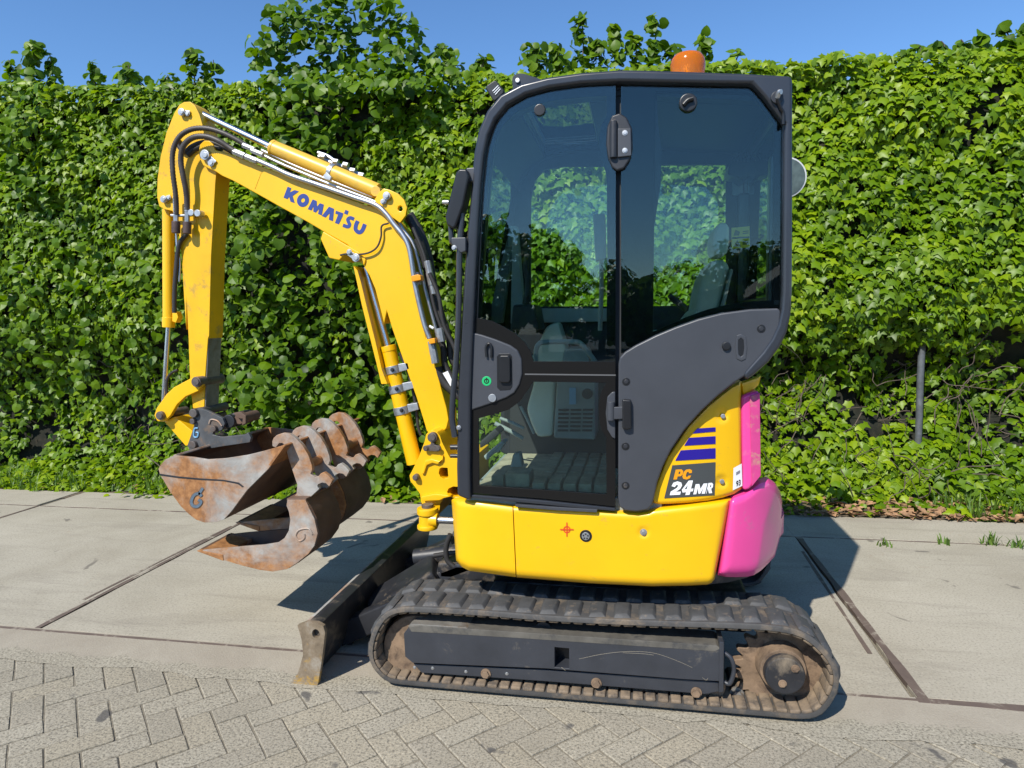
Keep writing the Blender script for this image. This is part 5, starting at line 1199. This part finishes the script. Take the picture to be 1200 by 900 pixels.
for y in (3.085, 3.25): prism('arm_cylinder_lug', A([(836, 402), (850, 378), (868, 362), (890, 367), (918, 380), (940, 402), (951, 430), (946, 458), (926, 484), (890, 458), (850, 434)]), y, y + .022, YEL, boom, .004, [A([(927 + 9 * math.cos(a * .628), 433 + 10 * math.sin(a * .628)) for a in range(10)])])
prism('weld_seam', J_ := tr(280, 130, .22222)([(112, 322), (118, 324), (84, 412), (78, 408)]), YB0 - .0015, YB0 + .001, YEL, boom, 0)
# lettering on the boom side (outlines measured letter by letter)
pb_ = lambda x, y: at(x, y, YB0 - .0015)
def flat(name, polys, mat, parent, proj):
    bm = bmesh.new()
    for loops in polys:
        if isinstance(loops[0][0], (int, float)): loops = [loops]
        fl_ = [q for l in loops for q in l]; vs = [bm.verts.new(proj(*q)) for q in fl_]
        for t in tessellate_polygon([[Vector((x, -y, 0)) for x, y in l] for l in loops]):
            try: bm.faces.new([vs[i] for i in t])
            except ValueError: pass
    bm.normal_update()
    for f in bm.faces:
        if f.normal.y > 0: f.normal_flip()
    return fin(name, bm, mat, parent, normals=False)
def stroke_pl(pl, w):
    """outline of a thick open stroke"""
    P_ = [Vector(p) for p in catmull([(x, y, 0) for x, y in pl], 6)]; l_, r_ = [], []
    for i, p in enumerate(P_):
        d = (P_[min(i + 1, len(P_) - 1)] - P_[max(0, i - 1)]).normalized(); n_ = Vector((-d.y, d.x, 0)) * w / 2; l_.append(((p + n_).x, (p + n_).y)); r_.append(((p - n_).x, (p - n_).y))
    return l_ + r_[::-1]
def ell(cx, cy, a, b, th, n=28):
    c_, s_ = math.cos(th), math.sin(th); return [(cx + a * math.cos(2 * math.pi * i / n) * c_ - b * math.sin(2 * math.pi * i / n) * s_, cy + a * math.cos(2 * math.pi * i / n) * s_ + b * math.sin(2 * math.pi * i / n) * c_) for i in range(n)]
LET = [[(170, 137), (213, 154), (194, 205), (252, 177), (303, 192), (229, 245), (253, 329), (203, 311), (188, 258), (182, 262), (168, 283), (122, 265)],
       [ell(350, 297, 70, 78, .35), ell(350, 297, 22, 26, .35)],
       [(406, 400), (464, 286), (510, 304), (514, 372), (548, 330), (594, 347), (570, 472), (526, 456), (540, 392), (500, 441), (470, 428), (474, 362), (450, 416)],
       [(570, 480), (655, 372), (714, 396), (701, 541), (652, 523), (664, 444), (614, 499)],
       [(736, 418), (822, 448), (812, 488), (770, 578), (724, 561), (762, 464), (728, 452)], [(848, 408), (886, 424), (869, 467), (830, 450)],
       stroke_pl([(948, 518), (905, 502), (876, 520), (884, 552), (896, 580), (876, 606), (818, 588)], 40), stroke_pl([(992, 538), (970, 590), (968, 640), (1006, 672), (1044, 650), (1076, 576)], 46)]
for l in LET: flat('lettering', [[KT(q) for q in l] if not isinstance(l[0][0], (int, float)) else KT(l)], BLUEP, boom, pb_)
# arm
arm_pts = A([(150, 68), (167, 58), (188, 57), (205, 71), (220, 100), (232, 140), (240, 190), (262, 260), (281, 300), (277, 340), (262, 600), (255, 880)]) + B([(251, 140), (240, 290), (238, 386), (198, 386), (191, 330), (186, 250), (182, 130), (176, 10)]) + A([(174, 860), (166, 740), (158, 600), (149, 530), (140, 480), (126, 442), (100, 436), (80, 426), (72, 395), (73, 330), (84, 250), (105, 165), (132, 98)])
arm = prism('arm', arm_pts, 3.125, 3.245, YEL2, EX, .006, seg=2)
a0, a1 = at(*B([(250, 72)])[0], 3.125), at(*B([(237.5, 386)])[0], 3.125)
bm = bmesh.new(); prism_bm(bm, [(a0.x, a0.z), (a0.x + .006, a0.z), (a1.x + .006, a1.z), (a1.x, a1.z)], 3.130, 3.240, .001); fin('wear_plate', bm, WEAR, arm)
# bucket cylinder
def px_cyl(name, p0, p1, rpx, Y, mat, parent, n=20, bev=.003, r1=None): return cyl(name, at(*p0, Y), at(*p1, Y), rpx * mpp(Y), mat, parent, n=n, bev=bev, r1=None if r1 is None else r1 * mpp(Y))
bc_ = px_cyl('bucket_cylinder', A([(112, 436)])[0], A([(113, 850)])[0], 6.9, 3.185, YEL, EX, 24)
px_cyl('gland', A([(113, 815)])[0], A([(113, 851)])[0], 7.6, 3.185, YEL, bc_, 24); px_cyl('rod', A([(113, 845)])[0], B([(94, 395)])[0], 3.1, 3.185, CHROME, bc_, 16)
prism('port_block', A([(125, 800), (140, 795), (146, 815), (138, 835), (125, 830)]), 3.16, 3.20, YEL, bc_, .003)
tube('cylinder_hose', pts3(A([(178, 520), (150, 560), (140, 640), (134, 720), (133, 800)]), 3.11), .011, HOSE, EX, 8, ridge=.05); tube('cylinder_hose', pts3(A([(140, 520), (143, 570), (152, 620), (150, 690)]), 3.12), .006, PIPE, EX, 8)
tube('rod_hose', pts3(B([(145, 250), (122, 262), (108, 285), (106, 325), (110, 345)]), 3.14), .007, HOSE, EX, 8)
# linkage
lk = [(195, 277), (220, 282), (232, 303), (216, 325), (172, 344), (142, 372), (118, 412), (95, 433), (72, 431), (61, 411), (70, 385), (104, 336), (130, 312)]
for y in (3.085, 3.245): prism('bucket_link', B(lk), y, y + .028, YEL, EX, .005)
prism('tipping_link', B([(96, 432), (130, 416), (150, 428), (197, 466), (187, 514), (172, 519)]), 3.12, 3.25, YEL, EX, .006)
for (px, py, r) in ((208, 293, 20), (80, 412, 17)): disc('pin', *B([(px, py)])[0], r / 3, 3.066, 3.28, PIN, EX, bev=.004); disc('pin_head', *B([(px, py)])[0], r / 5, 3.058, 3.07, PIN, EX)
# quick coupler
cpn = [(188, 404), (200, 388), (225, 386), (250, 394), (302, 420), (310, 440), (300, 462), (285, 470), (270, 468), (268, 478), (300, 486), (380, 478), (392, 470), (402, 490), (398, 506), (300, 520), (215, 535), (185, 532), (178, 515), (194, 470), (205, 432)]
for y in (3.05, 3.28): prism('coupler_plate', B(cpn), y, y + .022, simple('coupler_paint_%d' % (y * 100), (.075, .078, .082), .5, var=.3, vscale=14, dirt=(.16, .11, .075), dirt_amt=.3, dirt_scale=16, bumpk=.1), EX, .004)
for (px, py, r, y0, y1, m_) in ((322, 432, 26, 3.075, 3.27, STEELK), (360, 424, 20, 3.09, 3.25, BKTI), (285, 440, 22, 3.08, 3.26, STEELK)): disc('coupler_shaft', *B([(px, py)])[0], r / 3, y0, y1, m_, EX, bev=.006)
prism('coupler_hook', B([(338, 402), (366, 398), (384, 412), (384, 440), (368, 448), (372, 424), (352, 420)]), 3.065, 3.095, BKTI, EX, .006)
prism('coupler_hook', B([(322, 406), (344, 400), (352, 424), (340, 452), (318, 448)]), 3.10, 3.24, STEELK, EX, .012)
for (px, py, r) in ((197, 403, 17), (194, 432, 11), (195, 515, 15), (268, 458, 12)): disc('pin', *B([(px, py)])[0], r / 3, 3.03, 3.31, PIN, EX, bev=.004)
tube('blue_mark', pts3(B([(216, 455), (204, 458), (202, 484), (214, 486), (217, 472), (209, 470)]), 3.047), .004, LBLUE, EX, 6, 4)
tube('cast_mark', pts3(B([(255, 440), (262, 425), (285, 430), (300, 448)]), 3.047), .004, BKT, EX, 6, 4)
# boom cylinder with clamps and guard
px_cyl('boom_cylinder', B([(884, 172)])[0], B([(977, 580)])[0], 9.2, 3.17, YEL, EX, 24); px_cyl('gland', B([(883, 166)])[0], B([(888, 186)])[0], 9.8, 3.17, YEL, EX, 24)
px_cyl('rod', A([(806, 640)])[0], B([(885, 172)])[0], 4.4, 3.17, CHROME, EX, 18)
for py, pxc in ((250, 902), (317, 917), (392, 934)):
    px_cyl('pipe_clamp', (160 + (pxc - 3) / 3, 350 + (py - 13) / 3), (160 + (pxc + 3) / 3, 350 + (py + 13) / 3), 10.3, 3.17, SILV, EX, 24, .001); prism('clamp_block', B([(pxc + 16, py - 20), (pxc + 52, py - 26), (pxc + 58, py - 2), (pxc + 22, py + 8)]), 3.10, 3.2, SILV, EX, .003)
    bolt(160 + (pxc - 2) / 3, 350 + py / 3, 1.8, 3.17 - 10.3 * mpp(3.17), STEELK, EX, h=.012)
tube('clamp_pipe', pts3(B([(925, 190), (955, 260), (975, 340), (985, 400), (990, 450), (1000, 480)]), 3.14), .008, HOSE, EX, 8)
gk = K([(62, 140), (85, 165), (104, 230), (140, 380), (180, 540), (214, 690), (243, 765), (210, 766), (190, 680), (150, 520), (106, 345)])
prism('rod_guard', gk, 3.10, 3.25, YEL, EX, .003)
# swing post with holes, pins and swing cylinder
post_o = L([(350, 345), (356, 312), (372, 294), (392, 290), (414, 298), (430, 318), (440, 350), (466, 402), (484, 436), (600, 440), (600, 655), (520, 650), (486, 640), (450, 648), (432, 676), (424, 734), (408, 740), (340, 690), (330, 664), (324, 624), (300, 590), (274, 558), (269, 528), (284, 500), (318, 430)])
sp_h = [L([(428, 492), (440, 486), (470, 488), (474, 540), (450, 546), (434, 536), (424, 516)]), L([(468, 612), (476, 596), (500, 586), (530, 588), (530, 640), (500, 642), (474, 634)])]
swp = prism('swing_post', post_o, 3.00, 3.36, YEL, EX, .010, sp_h, seg=2)
prism('casting_rib', L([(330, 520), (350, 450), (384, 440), (430, 452), (446, 420), (446, 446), (420, 470), (390, 462), (360, 474), (345, 520)]), 2.985, 3.01, YEL, swp, .008)
prism('casting_base', L([(328, 640), (400, 625), (470, 632), (486, 640), (450, 648), (428, 660), (336, 664)]), 2.97, 3.02, YEL, swp, .008)
for (px, py, r, nm) in ((388, 328, 27, 'boom_pin'), (300, 540, 18, 'cylinder_pin')):
    disc(nm, *L([(px, py)])[0], r * .2222, 2.975, 3.02, PIN, swp, n=28, bev=.004); disc('pin_face', *L([(px, py)])[0], r * .14, 2.968, 2.98, PIN, swp, n=20)
prism('lock_plate', L([(350, 372), (378, 366), (384, 345), (396, 345), (402, 366), (426, 372), (430, 394), (410, 402), (358, 398), (348, 388)]), 2.980, 3.005, PIN, swp, .004)
for px, py in ((356, 384), (420, 384)): bolt(*L([(px, py)])[0], 2.6, 2.98, PIN, swp)
bm = bmesh.new(); c0, c1 = at(*L([(365, 700)])[0], 2.93), at(*L([(365, 806)])[0], 2.93); cyl_bm(bm, c0, c1, .040, None, 24, .006); cyl_bm(bm, c0 + Vector((0, 0, .004)), c0 - Vector((0, 0, .028)), .050, None, 24, .006); cyl_bm(bm, c1 + Vector((0, 0, .02)), c1 - Vector((0, 0, .002)), .048, None, 24, .006); se = fin('swing_cylinder_eye', bm, YEL, EX)
cyl('pin', c0 + Vector((0, 0, .02)), c0, .028, PIN, se, n=18, bev=.004)
px_cyl('eye_shank', L([(375, 760)])[0], L([(420, 762)])[0], 8.2, 2.92, YEL, se, 18); px_cyl('swing_rod', L([(415, 762)])[0], L([(520, 766)])[0], 4.2, 2.92, CHROME, EX, 16)
tube('swing_hose', pts3([(528, 626), (523, 640), (524, 656), (532, 664)], 2.75), .012, HOSE, EX, 8)
# arm cylinder on top of the boom
ac = px_cyl('arm_cylinder', A([(477, 219)])[0], A([(848, 373)])[0], 9.1, 3.18, YELC, EX, 28, .004); px_cyl('gland', A([(476, 218.5)])[0], A([(486, 222.6)])[0], 9.6, 3.18, YELC, ac, 28)
px_cyl('rod', A([(205, 90)])[0], A([(480, 220)])[0], 3.8, 3.18, CHROME, ac, 18)
px_cyl('band_clamp', A([(680, 303)])[0], A([(693, 308.4)])[0], 9.9, 3.18, SILV, ac, 28, .001); prism('clamp_foot', A([(655, 318), (668, 304), (684, 322), (680, 334), (662, 330)]), 3.09, 3.11, SILV, ac, .002)
bm = bmesh.new()
for q in ([(640, 250), (690, 275), (735, 290), (790, 318)], [(638, 238), (672, 250), (700, 270)]): tube_bm(bm, pts3(A(q), 3.24), .011, 8, 5)
for px, py in ((700, 268), (735, 280), (760, 300), (790, 316), (655, 250)): c_ = at(*A([(px, py)])[0], 3.22); cyl_bm(bm, c_ - Vector((.012, 0, .0)), c_ + Vector((.014, 0, -.006)), .017, None, 6, .001)
fin('arm_cylinder_pipework', bm, PIPE, ac)
disc('cylinder_eye', *A([(840, 372)])[0], 6, 3.12, 3.24, YELC, ac)
# pin hardware
def lock_pin(px, py, r, dirx, diry, Y, mat=SILV):
    p_ = disc('pin', px, py, r, Y - .022, Y + .01, mat, EX, bev=.003); disc('pin_cap', px, py, r * .55, Y - .028, Y - .02, mat, p_)
    prism('pin_plate', [(px - diry * r * .7, py + dirx * r * .7), (px + diry * r * .7, py - dirx * r * .7), (px + dirx * r * 2.5 + diry * r * .6, py + diry * r * 2.5 - dirx * r * .6), (px + dirx * r * 2.5 - diry * r * .6, py + diry * r * 2.5 + dirx * r * .6)], Y - .010, Y - .002, mat, p_, .002)
    bolt(px + dirx * r * 2.0 - diry * r * .3, py + diry * r * 2.0 + dirx * r * .3, r * .5, Y - .010, mat, p_)
lock_pin(*A([(238, 244)])[0], 6.2, .75, .66, 3.10); lock_pin(*A([(156, 93)])[0], 4.6, .88, .1, 3.125); lock_pin(*A([(93, 400)])[0], 4.4, .75, -.3, 3.125); lock_pin(*A([(878, 388)])[0], 4.6, -.3, .8, 3.085); lock_pin(*A([(770, 606)])[0], 5.0, -.8, -.55, 3.09)
# rigid pipes along the boom and hoses
tube('boom_pipe', pts3(A([(410, 258), (480, 288), (540, 316), (640, 350), (760, 392), (840, 420), (878, 452), (905, 488), (935, 525), (955, 562), (966, 610), (976, 680), (990, 750), (1012, 840), (1030, 890)]), 3.075), .0125, PIPE, EX, 10)
tube('boom_pipe', pts3(A([(430, 238), (500, 272), (560, 298), (700, 356), (820, 402), (876, 428), (912, 470), (940, 512), (968, 550), (986, 600), (1008, 690), (1034, 790), (1050, 850), (1058, 885)]), 3.13), .0085, PIPE, EX, 10)
tube('boom_pipe', pts3(A([(440, 228), (560, 284), (700, 342), (830, 392)]), 3.17), .008, PIPE, EX, 8)
for (px, py, rr) in ((362, 240, .017), (405, 258, .016), (425, 236, .014), (395, 218, .014)):
    c_ = at(*A([(px, py)])[0], 3.075); cyl('hose_fitting', c_ - Vector((.03, 0, -.012)), c_ + Vector((.03, 0, -.014)), rr, SILV, EX, n=6)
tube('arm_hose', pts3(A([(352, 236), (322, 216), (290, 196), (250, 181), (208, 181), (178, 197), (160, 225), (156, 270), (164, 320), (172, 360), (177, 400), (178, 440)]), [3.075, 3.07, 3.06, 3.055, 3.05, 3.05, 3.05, 3.055, 3.06, 3.07, 3.08, 3.085]), .0135, HOSEB, EX, 10, 10, .07)
tube('arm_hose', pts3(A([(390, 215), (350, 190), (300, 166), (250, 152), (200, 153), (160, 172), (136, 205), (126, 250), (128, 310), (136, 370), (140, 420), (140, 455)]), [3.10, 3.09, 3.08, 3.075, 3.07, 3.065, 3.06, 3.06, 3.06, 3.07, 3.08, 3.085]), .0125, HOSEB, EX, 10, 10, .07)
tube('arm_hose', pts3(A([(340, 236), (280, 205), (235, 200), (195, 215), (170, 235), (150, 215), (146, 190)]), 3.115), .012, HOSE, EX, 8); tube('arm_hose', pts3(A([(300, 222), (250, 212), (210, 222), (180, 245)]), 3.12), .014, HOSE, EX, 8)
for (px, py) in ((139, 500), (178, 502)):
    p0, p1 = A([(px, py - 22)])[0], A([(px, py + 20)])[0]; px_cyl('quick_coupling', p0, p1, 5.0, 3.085, COUP, EX, 16, .004); px_cyl('coupling_neck', A([(px, py - 60)])[0], p0, 3.1, 3.085, SILV, EX, 6, .001); px_cyl('hose_ferrule', A([(px - 1, py - 110)])[0], A([(px, py - 58)])[0], 3.3, 3.085, SILV, EX, 14, .002)
tube('coupling_bracket', pts3(A([(122, 457), (160, 458), (215, 455)]), 3.095), .007, SILV, EX, 8); disc('valve_knob', *A([(213, 449)])[0], 4.2, 3.07, 3.11, SILV, EX); disc('valve_body', *A([(190, 447)])[0], 4.0, 3.07, 3.11, SILV, EX)
tube('bleed_hose', pts3(A([(886, 485), (862, 495), (860, 530), (848, 565), (825, 585), (790, 594), (740, 593), (716, 597)]), 3.082), .0045, HOSE, EX, 7)
hz = [([(955, 462), (985, 520), (1008, 590), (1022, 650), (1036, 760), (1060, 850), (1085, 895)], 3.2, .020), ([(962, 452), (1000, 520), (1028, 600), (1045, 700), (1070, 800), (1095, 885)], 3.27, .018), ([(985, 540), (1005, 590), (1018, 640)], 3.12, .015)]
for q, Y, r in hz: tube('boom_hose', pts3(A(q), Y), r, HOSE, EX, 10)
tube('boom_hose', pts3(B([(1062, 140), (1078, 170), (1084, 230), (1105, 270), (1150, 320)]), 3.14), .016, HOSE, EX, 10); tube('boom_hose', pts3(B([(1060, 240), (1070, 275), (1098, 312), (1140, 345)]), 3.12), .022, HOSE, EX, 10); tube('boom_hose', pts3(B([(1085, 90), (1100, 150), (1108, 215), (1140, 250)]), 3.16), .016, HOSE, EX, 10)
for (px, py, r) in ((1022, 640, .017), (1030, 680, .018), (1036, 712, .014), (985, 680, .012)): c_ = at(*A([(px, py)])[0], 3.10); cyl('hose_fitting', c_ + Vector((0, 0, .03)), c_ + Vector((.012, 0, -.03)), r, SILV, EX, n=6)
for (px, py) in ((1040, 175), (1046, 205), (1068, 130)): c_ = at(*B([(px, py)])[0], 3.08); cyl('hose_fitting', c_ + Vector((-.004, 0, .035)), c_ + Vector((.006, 0, -.03)), .019, SILV, EX, n=8)
for q, Y, r in (([(960, 470), (996, 545), (1024, 625), (1040, 720), (1078, 830), (1108, 900)], 3.23, .011), ([(972, 500), (1012, 600), (1030, 700), (1050, 790), (1082, 880)], 3.10, .009), ([(1000, 600), (1040, 690), (1058, 780), (1090, 870), (1128, 960)], 3.18, .012), ([(1030, 660), (1062, 740), (1080, 840), (1120, 930), (1130, 1010)], 3.05, .010)): tube('boom_hose', pts3(A(q), Y), r, HOSE, EX, 8)
for q in ([(965, 670), (988, 664), (998, 668), (1000, 684), (968, 690)],): prism('pipe_bracket', A(q), 3.04, 3.09, ORNGP, EX, .003)
prism('pipe_bracket', B([(1026, 142), (1048, 138), (1050, 156), (1028, 160)]), 3.04, 3.09, ORNGP, EX, .003)
prism('hose_tag', B([(1076, 262), (1094, 254), (1113, 296), (1104, 308)]), 3.02, 3.025, WHITE, EX, .0)
tube('cable_tie', pts3(B([(1030, 96), (1044, 104)]), 3.06), .006, WHITE, EX, 6)
# ---- ditch cleaning bucket on the coupler
B0, B1 = 2.78, 3.62
dpl = [(56, 432), (66, 412), (84, 392), (120, 374), (200, 381), (262, 391), (340, 386), (430, 372), (500, 355), (582, 331), (588, 338), (520, 430), (430, 520), (362, 612), (332, 644), (300, 655), (250, 657), (215, 645), (185, 622), (150, 588), (104, 525), (62, 452)]
ring = xz(G(dpl), B0); bk = EX
bm = bmesh.new(); prism_bm(bm, ring, B0, B0 + .014, .002); dbk = fin('ditch_bucket', bm, BKT, EX); bm = bmesh.new(); prism_bm(bm, ring, B1 - .014, B1, .002); fin('side_plate', bm, BKT, dbk)
lip = [(582, 331), (588, 338), (520, 430), (430, 520), (362, 612), (332, 644), (300, 655), (250, 657), (215, 645), (185, 622), (150, 588), (104, 525), (62, 452), (56, 432), (66, 412), (84, 392), (120, 374)]
def shell_strip(name, pts_xz, th, Y0, Y1, mat, parent, inward):
    """bent sheet of thickness th following a profile"""
    P_ = [Vector((x, z)) for x, z in pts_xz]; inner = []
    for i, p in enumerate(P_):
        d = (P_[min(i + 1, len(P_) - 1)] - P_[max(i - 1, 0)]).normalized(); n_ = Vector((-d.y, d.x)) * inward; inner.append((p + n_ * th).to_tuple())
    bm = bmesh.new(); prism_bm(bm, [p.to_tuple() for p in P_] + inner[::-1], Y0, Y1, 0); return fin(name, bm, mat, parent, 45)
cen = Vector((sum(p[0] for p in ring) / len(ring), sum(p[1] for p in ring) / len(ring)))
lw = xz(G(lip), B0); d_ = Vector(lw[4]) - Vector(lw[2]); sgn = 1 if Vector((-d_.y, d_.x)).dot(cen - Vector(lw[3])) > 0 else -1
shell_strip('bucket_sheet', lw, .012, B0 + .0145, B1 - .0145, BKTI, dbk, sgn)
prism('cutting_edge', G([(590, 333), (582, 328), (520, 412), (528, 420)]), B0 - .004, B1 + .004, BKT2, dbk, .002)
prism('edge_rim', G([(118, 372), (130, 368), (136, 376), (122, 382)]), B0 + .016, B1 - .016, BKT, dbk, .002)
prism('side_seam', G([(58, 450), (140, 462), (230, 470), (330, 476), (395, 488), (416, 505), (410, 508), (390, 494), (330, 482), (230, 477), (140, 469), (60, 458)]), B0 - .002, B0 + .002, STEELK, dbk, .0008)
MKP = simple('mark_paint', (.09, .13, .17), .5, var=.3, vscale=40); mkr = simple('mark_edge', (.16, .09, .05), .6)
for q, w_ in (([(238, 546), (226, 534), (206, 542), (195, 568), (202, 586), (222, 588), (236, 570), (224, 560)], 11), ([(243, 512), (236, 522), (226, 540)], 11)):
    prism('cast_emblem', G(stroke_pl(q, w_)), B0 - .004, B0 + .001, MKP, dbk, .0012); prism('emblem_rim', G(stroke_pl(q, w_ + 7)), B0 - .0018, B0 + .001, mkr, dbk, .0008)
# ---- two narrow digging buckets hung by their hooks over the ditch bucket's lip
EAR1 = [(136, 412), (110, 402), (108, 366), (118, 340), (142, 318), (185, 303), (238, 309), (285, 342), (335, 395), (378, 465), (405, 540), (410, 575), (396, 612), (432, 634), (455, 628), (470, 606), (496, 597), (530, 622), (561, 657), (536, 705), (511, 680), (482, 675), (453, 688), (447, 702), (462, 722), (378, 800), (235, 812), (290, 760), (296, 690), (262, 590), (232, 500), (206, 398), (184, 378), (160, 380)]
def hooked(shift_src, Y, th=.026, name='ear', parent=None):
    """ear plate: outline measured on the nearest one, carried to depth Y at true size and moved to where that ear sits"""
    base = [at(*q, 2.86) for q in H(EAR1)]; tgt = at(*shift_src, Y); top = at(*H([(185, 303)])[0], 2.86); ring = [(p.x + tgt.x - top.x, p.z + tgt.z - top.z) for p in base]
    bm = bmesh.new(); prism_bm(bm, ring, Y - th / 2, Y + th / 2, .003); return fin(name, bm, EAR, parent)
def digging_bucket(Ynear, Yfar, off, label, ears, gmark):
    c = at(*G([(560, 750)])[0], 2.82); t = empty('digging_bucket', (c.x + off[0], (Ynear + Yfar) / 2, c.z + off[1] - .15), label, 'bucket', 'narrow digging buckets hung in the ditch bucket')
    prof = G([(225, 780), (300, 808), (400, 838), (480, 858), (540, 866), (600, 855), (642, 830), (690, 792), (716, 756), (730, 702), (716, 640), (692, 592), (672, 562)]); w = [(p.x + off[0], p.z + off[1]) for p in (at(*q, 2.80) for q in prof)]
    side = G([(228, 776), (300, 806), (400, 836), (480, 856), (540, 864), (600, 853), (640, 828), (688, 790), (714, 755), (728, 702), (714, 640), (690, 592), (676, 560), (600, 560), (596, 585), (606, 610), (612, 645), (606, 690), (588, 722), (560, 742), (500, 752), (420, 758), (300, 768)])
    sw = [(p.x + off[0], p.z + off[1]) for p in (at(*q, 2.80) for q in side)]
    d_ = Vector(w[8]) - Vector(w[6]); cc = Vector((w[0][0] + .2, w[8][1])); s_ = 1 if Vector((-d_.y, d_.x)).dot(cc - Vector(w[7])) > 0 else -1
    shell_strip('bucket_sheet', w, .012, Ynear + .0165, Yfar - .0165, BKTI, t, s_)
    for y in (Ynear, Yfar - .016):
        full = sw[:13] + [sw[13], ((sw[0][0] * .42 + sw[13][0] * .58), (sw[0][1] * .45 + sw[13][1] * .55))]
        bm = bmesh.new(); prism_bm(bm, sw if (y == Ynear or gmark) else full, y, y + .016, .002); fin('side_plate', bm, BKT if y == Ynear else BKTI, t)
    lo = [(p.x + off[0], p.z + off[1]) for p in (at(*q, 2.80) for q in G([(218, 776), (228, 772), (330, 792), (332, 818)]))]
    bm = bmesh.new(); prism_bm(bm, lo, Ynear - .004, Yfar + .004, .003); fin('cutting_edge', bm, BKT2, t)
    if gmark: tube('g_mark', pts3(G([(706, 706), (690, 682), (650, 688), (636, 712), (652, 734), (672, 722), (672, 704)]), Ynear - .001), .0042, BKT, t, 6, 4)
    for (src, y) in ears: hooked(src, y, .026, 'ear_plate', t)
    tp = at(*ears[0][0], ears[0][1]); q0 = at(*H([(330, 740)])[0], 2.86); top = at(*H([(185, 303)])[0], 2.86); ex, ez = tp.x - top.x, tp.z - top.z
    tw = [(p.x + off[0], p.z + off[1]) for p in (at(*q, 2.80) for q in G([(598, 554), (678, 556), (680, 566), (596, 564)]))]
    bm = bmesh.new(); prism_bm(bm, tw, Ynear + .001, Yfar - .001, .002); fin('cover_plate', bm, BKTI, t)
    p2 = at(*H([(430, 560)])[0], 2.86); cyl('cross_tube', (p2.x + ex - .06, ears[0][1], p2.z + ez), (p2.x + ex - .06, ears[1][1], p2.z + ez), .022, BKT2, t, n=16)
    return t
digging_bucket(2.80, 3.06, (0, 0), 'rusty digging bucket nearest the camera, curved side facing out, hung in the wide bucket', [((332.5, 507), 2.86), ((354.7, 498.8), 3.02)], True)
e_ = at(440, 580, 3.16) - at(372, 615, 2.80)
digging_bucket(3.15, 3.50, (-.02, .03), 'rusty digging bucket behind the near one, hung by two hooked ears', [((377.0, 490), 3.205), ((396.4, 483), 3.40)], False)
